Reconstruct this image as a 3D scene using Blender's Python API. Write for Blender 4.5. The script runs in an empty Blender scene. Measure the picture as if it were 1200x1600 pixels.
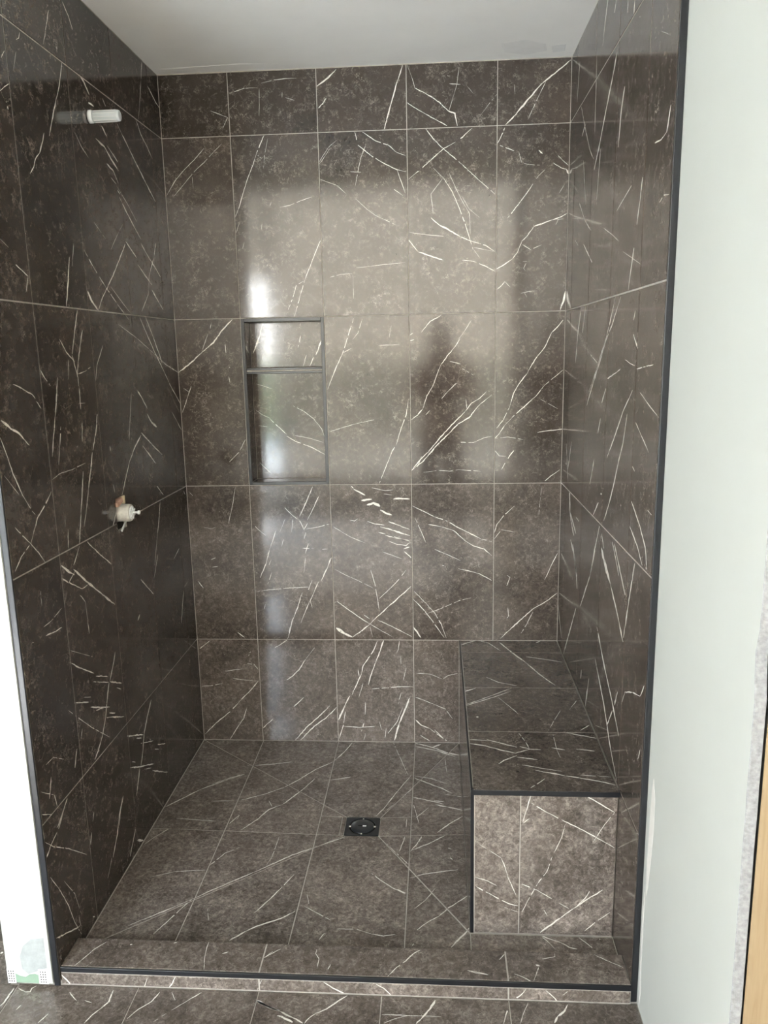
import bpy, bmesh, math, random
from mathutils import Matrix, Vector
import mathutils.noise as mnoise
random.seed(7)
S = bpy.context.scene
COL = S.collection

# ------------------------------------------------------------------ camera
def rotm(rx, ry, rz):
    c, s = math.cos, math.sin
    Rx = Matrix(((1,0,0),(0,c(rx),-s(rx)),(0,s(rx),c(rx))))
    Rz = Matrix(((c(ry),-s(ry),0),(s(ry),c(ry),0),(0,0,1)))
    Ry = Matrix(((c(rz),0,s(rz)),(0,1,0),(-s(rz),0,c(rz))))
    return Rz @ Rx @ Ry
cam_d = bpy.data.cameras.new('camera')
cam = bpy.data.objects.new('camera', cam_d); COL.objects.link(cam)
CAM = Vector((0.9516, -2.8936, 1.5347))
R_ = rotm(-0.2017, 0.0687, 0.0201)
M = Matrix((( R_[0][0], R_[0][2], -R_[0][1]), (R_[1][0], R_[1][2], -R_[1][1]), (R_[2][0], R_[2][2], -R_[2][1]))).to_4x4()
M.translation = CAM
cam.matrix_world = M
cam_d.sensor_fit = 'HORIZONTAL'; cam_d.sensor_width = 36.0
cam_d.lens = 1226.88 / 1200.0 * 36.0
cam_d.clip_start = 0.02
S.camera = cam

# ------------------------------------------------------------------ world: hazy bright daylight
w = bpy.data.worlds.new('world'); S.world = w; w.use_nodes = True
nt = w.node_tree; nt.nodes.clear()
wo = nt.nodes.new('ShaderNodeOutputWorld'); bg = nt.nodes.new('ShaderNodeBackground')
tc = nt.nodes.new('ShaderNodeTexCoord'); sx = nt.nodes.new('ShaderNodeSeparateXYZ')
cr = nt.nodes.new('ShaderNodeValToRGB')
cr.color_ramp.elements[0].position = 0.0; cr.color_ramp.elements[0].color = (1.0, 0.985, 0.94, 1)
cr.color_ramp.elements[1].position = 0.75; cr.color_ramp.elements[1].color = (0.58, 0.76, 1.0, 1)
nt.links.new(tc.outputs['Generated'], sx.inputs[0]); nt.links.new(sx.outputs['Z'], cr.inputs[0])
nt.links.new(cr.outputs[0], bg.inputs['Color']); bg.inputs['Strength'].default_value = SKY = 30.0
nt.links.new(bg.outputs[0], wo.inputs['Surface'])

sd = bpy.data.lights.new('sun', 'SUN'); sd.energy = 72.0; sd.angle = math.radians(0.6); sd.color = (1.0, 0.98, 0.96)
so = bpy.data.objects.new('sun', sd); COL.objects.link(so); so.location = (0, -12, 12)
so.rotation_euler = (math.radians(42), 0, math.radians(-6))      # afternoon sun from the yard: falls through the window on the floor behind the camera

# window opening in the rear wall (behind the camera); a portal helps the sky come in
WX0, WX1, WZ0, WZ1, WY = -1.66, 2.35, 0.30, 3.05, -4.5
ld = bpy.data.lights.new('window_daylight', 'AREA'); ld.shape = 'RECTANGLE'
ld.size = WX1 - WX0; ld.size_y = WZ1 - WZ0
ld.cycles.is_portal = True
lo = bpy.data.objects.new('window_daylight', ld); COL.objects.link(lo)
lo.location = ((WX0+WX1)/2, WY-0.02, (WZ0+WZ1)/2); lo.rotation_euler = (math.radians(90), 0, 0)

S.view_settings.view_transform = 'Standard'
S.view_settings.look = 'None'
S.view_settings.gamma = 1.0
S.view_settings.use_curve_mapping = False
S.view_settings.exposure = 0.24

# ------------------------------------------------------------------ materials
def newmat(name):
    m = bpy.data.materials.new(name); m.use_nodes = True
    return m, m.node_tree, m.node_tree.nodes['Principled BSDF']
def N(nt, t, **kw):
    n = nt.nodes.new(t)
    for k, v in kw.items(): setattr(n, k, v)
    return n
def noise(nt, vec, scale, detail=4, rough=0.5, dist=0.0):
    n = N(nt, 'ShaderNodeTexNoise'); n.inputs['Scale'].default_value = scale
    n.inputs['Detail'].default_value = detail; n.inputs['Roughness'].default_value = rough
    n.inputs['Distortion'].default_value = dist
    nt.links.new(vec, n.inputs['Vector']); return n
def ramp(nt, src, *stops):
    r = N(nt, 'ShaderNodeValToRGB'); e = r.color_ramp.elements
    while len(e) < len(stops): e.new(0.5)
    for el, (p, c) in zip(e, stops):
        el.position = p; el.color = (c, c, c, 1) if not isinstance(c, tuple) else (*c, 1)
    nt.links.new(src, r.inputs[0]); return r
def mixc(nt, fac, a, b, mode='MIX'):
    m = N(nt, 'ShaderNodeMix', data_type='RGBA', blend_type=mode)
    for s, v in ((m.inputs[0], fac), (m.inputs[6], a), (m.inputs[7], b)):
        if isinstance(v, bpy.types.NodeSocket): nt.links.new(v, s)
        elif isinstance(v, tuple): s.default_value = (*v, 1)
        else: s.default_value = v
    return m.outputs[2]
def math_(nt, op, a, b=None):
    m = N(nt, 'ShaderNodeMath', operation=op)
    for i, v in enumerate((a, b)):
        if v is None: continue
        if isinstance(v, bpy.types.NodeSocket): nt.links.new(v, m.inputs[i])
        else: m.inputs[i].default_value = v
    return m.outputs[0]

def tile_material(name, vein):
    m, nt, b = newmat(name)
    t = N(nt, 'ShaderNodeTexCoord'); oi = N(nt, 'ShaderNodeObjectInfo')
    off = N(nt, 'ShaderNodeVectorMath', operation='SCALE'); off.inputs[0].default_value = (37.0, 91.0, 53.0)
    nt.links.new(oi.outputs['Random'], off.inputs['Scale'])
    ad = N(nt, 'ShaderNodeVectorMath', operation='ADD')
    nt.links.new(t.outputs['Object'], ad.inputs[0]); nt.links.new(off.outputs[0], ad.inputs[1])
    v = ad.outputs[0]
    big = noise(nt, v, 5.0, 6, 0.55, 0.4)
    mid = noise(nt, v, 38.0, 8, 0.62, 0.8)
    fine = noise(nt, v, 170.0, 6, 0.6, 1.2)
    base = ramp(nt, big.outputs[0], (0.30, (0.022, 0.0158, 0.0120)), (0.52, (0.043, 0.0325, 0.0255)), (0.75, (0.071, 0.055, 0.044)))
    tone = ramp(nt, oi.outputs['Random'], (0.0, 0.80), (1.0, 1.22))
    c = mixc(nt, 1.0, base.outputs[0], tone.outputs[0], 'MULTIPLY')
    # worn mottling: cloudy light crust broken up by finer noise
    f1 = ramp(nt, mid.outputs[0], (0.50, 0.0), (0.68, 1.0))
    f2 = ramp(nt, fine.outputs[0], (0.44, 0.0), (0.62, 1.0))
    patch = ramp(nt, noise(nt, v, 7.0, 3, 0.5, 0.6).outputs[0], (0.38, 0.25), (0.68, 1.0))
    k = math_(nt, 'MULTIPLY', math_(nt, 'MULTIPLY', f1.outputs[0], f2.outputs[0]), patch.outputs[0])
    c = mixc(nt, math_(nt, 'MULTIPLY', k, 0.85), c, (0.37, 0.315, 0.275))
    # pale film over the tile, stronger on floor, bench and curb, set per object
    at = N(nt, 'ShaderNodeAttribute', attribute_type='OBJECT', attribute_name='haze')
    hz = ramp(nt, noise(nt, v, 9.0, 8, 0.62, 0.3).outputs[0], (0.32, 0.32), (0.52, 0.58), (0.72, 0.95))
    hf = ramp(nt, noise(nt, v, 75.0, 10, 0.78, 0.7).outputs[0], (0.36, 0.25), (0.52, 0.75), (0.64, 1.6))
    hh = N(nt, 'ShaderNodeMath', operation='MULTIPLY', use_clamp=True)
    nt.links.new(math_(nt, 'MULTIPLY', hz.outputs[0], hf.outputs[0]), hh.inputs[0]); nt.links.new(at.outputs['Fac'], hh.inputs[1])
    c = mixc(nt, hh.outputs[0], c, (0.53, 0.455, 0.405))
    dk = ramp(nt, noise(nt, v, 90.0, 5, 0.65, 1.5).outputs[0], (0.30, 1.0), (0.45, 0.0))
    c = mixc(nt, math_(nt, 'MULTIPLY', dk.outputs[0], 0.55), c, (0.018, 0.013, 0.010))
    # short hair cracks, seen only where a broad mask lets them through
    for sc, th, mk, amt in ((9.0, 0.010, 0.54, 0.8), (21.0, 0.018, 0.56, 0.7), (45.0, 0.035, 0.55, 0.6)):
        wv = noise(nt, v, sc*1.1, 5, 0.6)
        wa = N(nt, 'ShaderNodeVectorMath', operation='MULTIPLY_ADD')
        nt.links.new(wv.outputs['Color'], wa.inputs[0]); wa.inputs[1].default_value = (2.4/sc,)*3
        nt.links.new(v, wa.inputs[2])
        vo = N(nt, 'ShaderNodeTexVoronoi', feature='DISTANCE_TO_EDGE'); vo.inputs['Scale'].default_value = sc
        nt.links.new(wa.outputs[0], vo.inputs['Vector'])
        line = ramp(nt, vo.outputs['Distance'], (0.0, 1.0), (th, 0.0))
        ms = ramp(nt, noise(nt, v, sc*0.8, 4, 0.6).outputs[0], (mk, 0.0), (mk+0.08, 1.0))
        c = mixc(nt, math_(nt, 'MULTIPLY', math_(nt, 'MULTIPLY', line.outputs[0], ms.outputs[0]), amt), c, (0.42, 0.38, 0.33))
    if vein:
        br = ramp(nt, noise(nt, v, 120.0, 5, 0.7, 0.5).outputs[0], (0.34, 0.30), (0.46, 1.0))
        c = mixc(nt, br.outputs[0], c, (0.80, 0.77, 0.71))
    nt.links.new(c, b.inputs['Base Color'])
    rg = ramp(nt, mid.outputs[0], (0.3, 0.07), (0.7, 0.14))
    nt.links.new(rg.outputs[0], b.inputs['Roughness'])
    b.inputs['Specular IOR Level'].default_value = 0.75
    bp = N(nt, 'ShaderNodeBump'); bp.inputs['Strength'].default_value = 0.10; bp.inputs['Distance'].default_value = 0.0006
    nt.links.new(mid.outputs[0], bp.inputs['Height']); nt.links.new(bp.outputs[0], b.inputs['Normal'])
    return m
TILE = tile_material('stone_tile_glaze', False)
VEIN = tile_material('stone_tile_vein', True)

def plain(name, col, rough=0.5, metal=0.0, var=0.0, scale=30.0, bump=0.0, spec=0.5):
    m, nt, b = newmat(name)
    t = N(nt, 'ShaderNodeTexCoord')
    n = noise(nt, t.outputs['Object'], scale, 6, 0.6)
    lo = tuple(max(0, c*(1-var)) for c in col); hi = tuple(min(1, c*(1+var)) for c in col)
    r = ramp(nt, n.outputs[0], (0.3, lo), (0.7, hi))
    nt.links.new(r.outputs[0], b.inputs['Base Color'])
    b.inputs['Roughness'].default_value = rough; b.inputs['Metallic'].default_value = metal
    b.inputs['Specular IOR Level'].default_value = spec
    if bump:
        bp = N(nt, 'ShaderNodeBump'); bp.inputs['Strength'].default_value = 0.5; bp.inputs['Distance'].default_value = bump
        nt.links.new(n.outputs[0], bp.inputs['Height']); nt.links.new(bp.outputs[0], b.inputs['Normal'])
    return m
GROUT = plain('grout', (0.42, 0.385, 0.345), 0.9, var=0.2, scale=60)
BLACK = plain('black_anodised_trim', (0.010, 0.011, 0.014), 0.28, var=0.2, spec=0.55)
PAINT = plain('white_wall_paint', (0.515, 0.53, 0.505), 0.55, var=0.02, scale=3, bump=0.0004, spec=0.3)
PRIMED = plain('primed_ceiling', (0.90, 0.90, 0.885), 0.8, var=0.03, scale=4, bump=0.0006, spec=0.2)
MUD = plain('joint_compound', (0.70, 0.68, 0.65), 0.8, var=0.05, scale=20, bump=0.0006, spec=0.2)
CMUD = plain('ceiling_compound', (0.83, 0.83, 0.82), 0.8, var=0.03, scale=20, spec=0.2)
PATCH = plain('grey_filler', (0.36, 0.385, 0.385), 0.8, var=0.15, scale=40, spec=0.2)
GYP = plain('raw_drywall_edge', (0.30, 0.305, 0.315), 0.95, var=0.25, scale=120, bump=0.002, spec=0.1)
GREEN = plain('green_drywall_paper', (0.26, 0.37, 0.28), 0.85, var=0.08, scale=30, spec=0.2)
BEAD = plain('white_bead', (0.82, 0.83, 0.83), 0.5, var=0.02)
DARK = plain('void_shade', (0.006, 0.005, 0.004), 0.9, var=0.2)  # near-black colour standing in for the shade inside holes and slots
PLASTIC = plain('grey_white_plastic', (0.60, 0.58, 0.53), 0.35, var=0.22, scale=70, bump=0.0004)
PVC = plain('white_plastic', (0.78, 0.80, 0.80), 0.3, var=0.05, scale=40)
SHIM = plain('pink_wood_offcut', (0.50, 0.31, 0.23), 0.7, var=0.3, scale=90)
SHIM2 = plain('pale_wood_offcut', (0.68, 0.55, 0.38), 0.7, var=0.2, scale=90)
GRATE = plain('black_drain_metal', (0.016, 0.019, 0.023), 0.28, var=0.2, spec=0.6)
PATIO = plain('pale_gravel', (0.60, 0.59, 0.55), 0.9, var=0.3, scale=2)

ADDED_HEDGE = plain('added_hedge_leaves', (0.22, 0.24, 0.13), 0.8, var=0.5, scale=9)
CLOTH = plain('bounce_fabric', (0.72, 0.73, 0.74), 0.9, var=0.08, scale=20)
SKIN = plain('skin', (0.55, 0.33, 0.24), 0.5, var=0.05)
HAIR = plain('dark_hair', (0.03, 0.02, 0.015), 0.6, var=0.4, scale=200)
SHIRT = plain('maroon_shirt_cloth', (0.11, 0.028, 0.022), 0.85, var=0.15, scale=60)
DENIM = plain('dark_denim', (0.03, 0.035, 0.06), 0.85, var=0.2, scale=150)
SHOE = plain('black_shoe', (0.02, 0.02, 0.02), 0.5)
def wood_material():
    m, nt, b = newmat('bare_wood')
    t = N(nt, 'ShaderNodeTexCoord'); mp = N(nt, 'ShaderNodeMapping'); mp.inputs['Scale'].default_value = (6, 6, 0.5)
    nt.links.new(t.outputs['Object'], mp.inputs[0])
    n = noise(nt, mp.outputs[0], 6, 6, 0.55, 2.0)
    r = ramp(nt, n.outputs[0], (0.3, (0.40, 0.27, 0.145)), (0.55, (0.46, 0.33, 0.19)), (0.8, (0.42, 0.295, 0.165)))
    nt.links.new(r.outputs[0], b.inputs['Base Color']); b.inputs['Roughness'].default_value = 0.6
    return m
WOOD = wood_material()

def clear_material(name, tint, clear):
    m, nt, b = newmat(name)
    out = nt.nodes['Material Output']
    tr = N(nt, 'ShaderNodeBsdfTransparent'); tr.inputs[0].default_value = (*tint, 1)
    b.inputs['Base Color'].default_value = (0.85, 0.9, 0.93, 1); b.inputs['Roughness'].default_value = 0.12
    mx = N(nt, 'ShaderNodeMixShader'); mx.inputs[0].default_value = clear
    nt.links.new(b.outputs[0], mx.inputs[1]); nt.links.new(tr.outputs[0], mx.inputs[2])
    nt.links.new(mx.outputs[0], out.inputs['Surface'])
    return m
GLASS = clear_material('window_glass', (1, 1, 1), 0.94)
def sheer_material():
    m, nt, b = newmat('dimming_sheet_cloth'); out = nt.nodes['Material Output']
    tr = N(nt, 'ShaderNodeBsdfTransparent'); tr.inputs[0].default_value = (0.67, 0.635, 0.58, 1)
    tl = N(nt, 'ShaderNodeBsdfTranslucent'); tl.inputs[0].default_value = (0.20, 0.19, 0.17, 1)
    mx = N(nt, 'ShaderNodeMixShader'); mx.inputs[0].default_value = 0.5
    nt.links.new(tl.outputs[0], mx.inputs[1]); nt.links.new(tr.outputs[0], mx.inputs[2])
    nt.links.new(mx.outputs[0], out.inputs['Surface']); return m
SHEER = sheer_material()
CAPTUBE = clear_material('cloudy_clear_plastic', (0.8, 0.9, 0.95), 0.25)

# ------------------------------------------------------------------ helpers
def link(name, mesh, parent=None, loc=(0, 0, 0), **props):
    o = bpy.data.objects.new(name, mesh); COL.objects.link(o)
    if parent is not None:
        o.parent = parent
        base = Vector((0, 0, 0)); q = parent
        while q is not None: base += q.location; q = q.parent
        o.location = Vector(loc) - base          # loc is always given in world metres
    else: o.location = loc
    for k, v in props.items(): o[k] = v
    return o
def empty(name, loc, label, cat, **props):
    o = link(name, None, None, loc, label=label, category=cat, **props)
    o.empty_display_size = 0.1; return o
def mesh_of(bm, mats):
    me = bpy.data.meshes.new('m'); bmesh.ops.recalc_face_normals(bm, faces=bm.faces)
    bm.to_mesh(me); bm.free()
    for m in (mats if isinstance(mats, (list, tuple)) else [mats]): me.materials.append(m)
    return me
def add_box(bm, x0, x1, y0, y1, z0, z1, mi=0, bev=0.0):
    vs = [bm.verts.new((x, y, z)) for x in (x0, x1) for y in (y0, y1) for z in (z0, z1)]
    fs = [bm.faces.new([vs[i] for i in q]) for q in ((0,1,3,2),(4,6,7,5),(0,4,5,1),(2,3,7,6),(0,2,6,4),(1,5,7,3))]
    for f in fs: f.material_index = mi
    if bev:
        es = list({e for f in fs for e in f.edges})
        bmesh.ops.bevel(bm, geom=es, offset=bev, segments=2, affect='EDGES', profile=0.5)
def box(name, x0, x1, y0, y1, z0, z1, mat, parent=None, bev=0.0, **props):
    c = ((x0+x1)/2, (y0+y1)/2, (z0+z1)/2)
    bm = bmesh.new(); add_box(bm, x0-c[0], x1-c[0], y0-c[1], y1-c[1], z0-c[2], z1-c[2], 0, bev)
    return link(name, mesh_of(bm, mat), parent, c, **props)
def boxes(name, lst, mats, parent=None, **props):
    bm = bmesh.new()
    for b in lst: add_box(bm, *b)
    return link(name, mesh_of(bm, mats), parent, (0, 0, 0), **props)
def revolve(bm, prof, mtx, seg=28, mi=0, closed=False):
    """prof: list of (axial, radius) along local +z of mtx"""
    rings = []
    for a, r in prof:
        rings.append([bm.verts.new(mtx @ Vector((r*math.cos(2*math.pi*i/seg), r*math.sin(2*math.pi*i/seg), a))) for i in range(seg)])
    for p, q in zip(rings, rings[1:]):
        for i in range(seg):
            f = bm.faces.new((p[i], p[(i+1) % seg], q[(i+1) % seg], q[i])); f.material_index = mi; f.smooth = True
    for ring, rv in ((rings[0], True), (rings[-1], False)):
        f = bm.faces.new(list(reversed(ring)) if rv else ring); f.material_index = mi

# --- convex polygon tools (u,v in metres)
def area(p): return 0.5*sum(p[i][0]*p[(i+1) % len(p)][1]-p[(i+1) % len(p)][0]*p[i][1] for i in range(len(p)))
def clip_half(p, a, b):
    """keep the part left of a->b"""
    def sd(q): return (b[0]-a[0])*(q[1]-a[1])-(b[1]-a[1])*(q[0]-a[0])
    out = []
    for i in range(len(p)):
        c, n = p[i], p[(i+1) % len(p)]; sc, sn = sd(c), sd(n)
        if sc >= 0: out.append(c)
        if (sc > 0 and sn < 0) or (sc < 0 and sn > 0):
            t = sc/(sc-sn); out.append((c[0]+t*(n[0]-c[0]), c[1]+t*(n[1]-c[1])))
    return out
def clip(p, q):
    for i in range(len(q)):
        if len(p) < 3: return []
        p = clip_half(p, q[i], q[(i+1) % len(q)])
    return p
def inset(p, d):
    out = p
    n = len(p)
    for i in range(n):
        a, b = p[i], p[(i+1) % n]; L = math.hypot(b[0]-a[0], b[1]-a[1])
        if L < 1e-6: continue
        nx, ny = -(b[1]-a[1])/L*d, (b[0]-a[0])/L*d
        out = clip_half(out, (a[0]+nx, a[1]+ny), (b[0]+nx, b[1]+ny))
        if len(out) < 3: return []
    return out
def rect(u0, u1, v0, v1): return [(u0, v0), (u1, v0), (u1, v1), (u0, v1)]

VQ = {}
def build_veins(key, txt):
    rnd = random.Random(hash(key) % 1000 if False else ord(key[0]))
    quads = []
    for ln in txt.strip().splitlines():
        w, *pts = ln.split(); w = float(w)/1000*(0.72 if key == 'L' else 0.8 if key == 'R' else 0.88)
        P = [tuple(int(c)/1000 for c in p.split(',')) for p in pts]
        L = sum(math.dist(a, b) for a, b in zip(P, P[1:])); n = max(3, int(L/0.009))
        path = []
        for a, b in zip(P, P[1:]):
            k = max(1, int(round(n*math.dist(a, b)/max(L, 1e-6))))
            for i in range(k): path.append((a[0]+(b[0]-a[0])*i/k, a[1]+(b[1]-a[1])*i/k))
        path.append(P[-1]); m = len(path)
        lr = []
        ph = rnd.random()*50
        for i, q in enumerate(path):
            a = path[max(0, i-1)]; b = path[min(m-1, i+1)]; d = math.dist(a, b) or 1
            nx, ny = -(b[1]-a[1])/d, (b[0]-a[0])/d
            j = (rnd.random()-0.5)*min(w, 0.004)*0.45
            ww = w*0.5*(0.80+0.55*mnoise.noise(Vector((i*0.31, ph, 0)))*1.4+0.15*(rnd.random()-0.5))
            ww *= min(1.0, 0.3+1.6*min(i, m-1-i)/max(1, m-1)*3)
            ww = max(ww, w*0.12)
            lr.append(((q[0]+nx*(j+ww), q[1]+ny*(j+ww)), (q[0]+nx*(j-ww), q[1]+ny*(j-ww))))
        for i in range(m-1):
            (l0, r0), (l1, r1) = lr[i], lr[i+1]
            if w < 0.0032 and rnd.random() < 0.07: continue
            for tri in ((r0, r1, l1), (r0, l1, l0)):
                A = area(tri)
                if abs(A) < 1e-9: continue
                quads.append(list(tri) if A > 0 else list(reversed(tri)))
    VQ[key] = quads

TILE_T = 0.0016
PALE_MIX = {'B': 0.06, 'L': 0.0, 'R': 0.05, 'F': 0.62, 'T': 0.28, 'Q': 0.60, 'U': 0.42, 'V': 0.6, 'O': 0.42, 'N': 0.05, '': 0.1}  # amount of pale film by surface
def tile(parent, poly, f, veins='', gap=0.0026, name='tile', holes=False, mi_extra=None, shift=(0, 0), **props):
    """one tile: poly in (u,v); f(u,v,h) -> world; thin bevelled slab with its veins inlaid"""
    polys = poly if holes else [poly]
    bm = bmesh.new(); outs = []
    for p in polys:
        if area(p) < 0: p = list(reversed(p))
        q = p if holes else inset(p, gap/2)
        if len(q) < 3 or area(q) < 4e-5: continue
        outs.append(q)
    if not outs: bm.free(); return None
    cu = sum(x for q in outs for x, y in q)/sum(len(q) for q in outs); cv = sum(y for q in outs for x, y in q)/sum(len(q) for q in outs)
    O = Vector(f(cu, cv, 0))
    def V(u, v, h): return bm.verts.new(Vector(f(u, v, h)) - O)
    for q in outs:
        t = q if holes else inset(q, 0.0007)
        if len(t) != len(q): t = q
        h1 = 0.0 if (holes or t is q) else -0.0006
        top = [V(x, y, 0) for x, y in t]; bm.faces.new(top)
        if t is q: rim = top
        else:
            rim = [V(x, y, h1) for x, y in q]
            for i in range(len(q)): bm.faces.new((rim[i], rim[(i+1) % len(q)], top[(i+1) % len(q)], top[i]))
        bot = [V(x, y, -TILE_T) for x, y in q]
        for i in range(len(q)): bm.faces.new((bot[i], bot[(i+1) % len(q)], rim[(i+1) % len(q)], rim[i]))
        bm.faces.new(list(reversed(bot)))
    bmesh.ops.recalc_face_normals(bm, faces=bm.faces)
    # veins: slivers 0.12 mm proud of the glaze, clipped to the tile
    nrm = (Vector(f(cu, cv, 1)) - O).normalized()
    su, sv = shift
    for q in outs:
        t = inset(q, 0.0007) if not holes else q
        if len(t) < 3: continue
        x0 = min(a for a, b in t); x1 = max(a for a, b in t); y0 = min(b for a, b in t); y1 = max(b for a, b in t)
        for tri in VQ.get(veins, ()):
            tri = [(a+su, b+sv) for a, b in tri]
            if max(a for a, b in tri) < x0 or min(a for a, b in tri) > x1 or max(b for a, b in tri) < y0 or min(b for a, b in tri) > y1: continue
            c = clip(tri, t)
            if len(c) < 3 or area(c) < 1e-8: continue
            fc = bm.faces.new([V(x, y, 0.00012) for x, y in c]); fc.material_index = 1
            fc.normal_update()
            if fc.normal.dot(nrm) < 0: fc.normal_flip()
    me = bpy.data.meshes.new('tile'); bm.to_mesh(me); bm.free()
    me.materials.append(TILE); me.materials.append(VEIN)
    if 'haze' not in props: props['haze'] = PALE_MIX[veins]
    return link(name, me, parent, O, **props)
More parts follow.
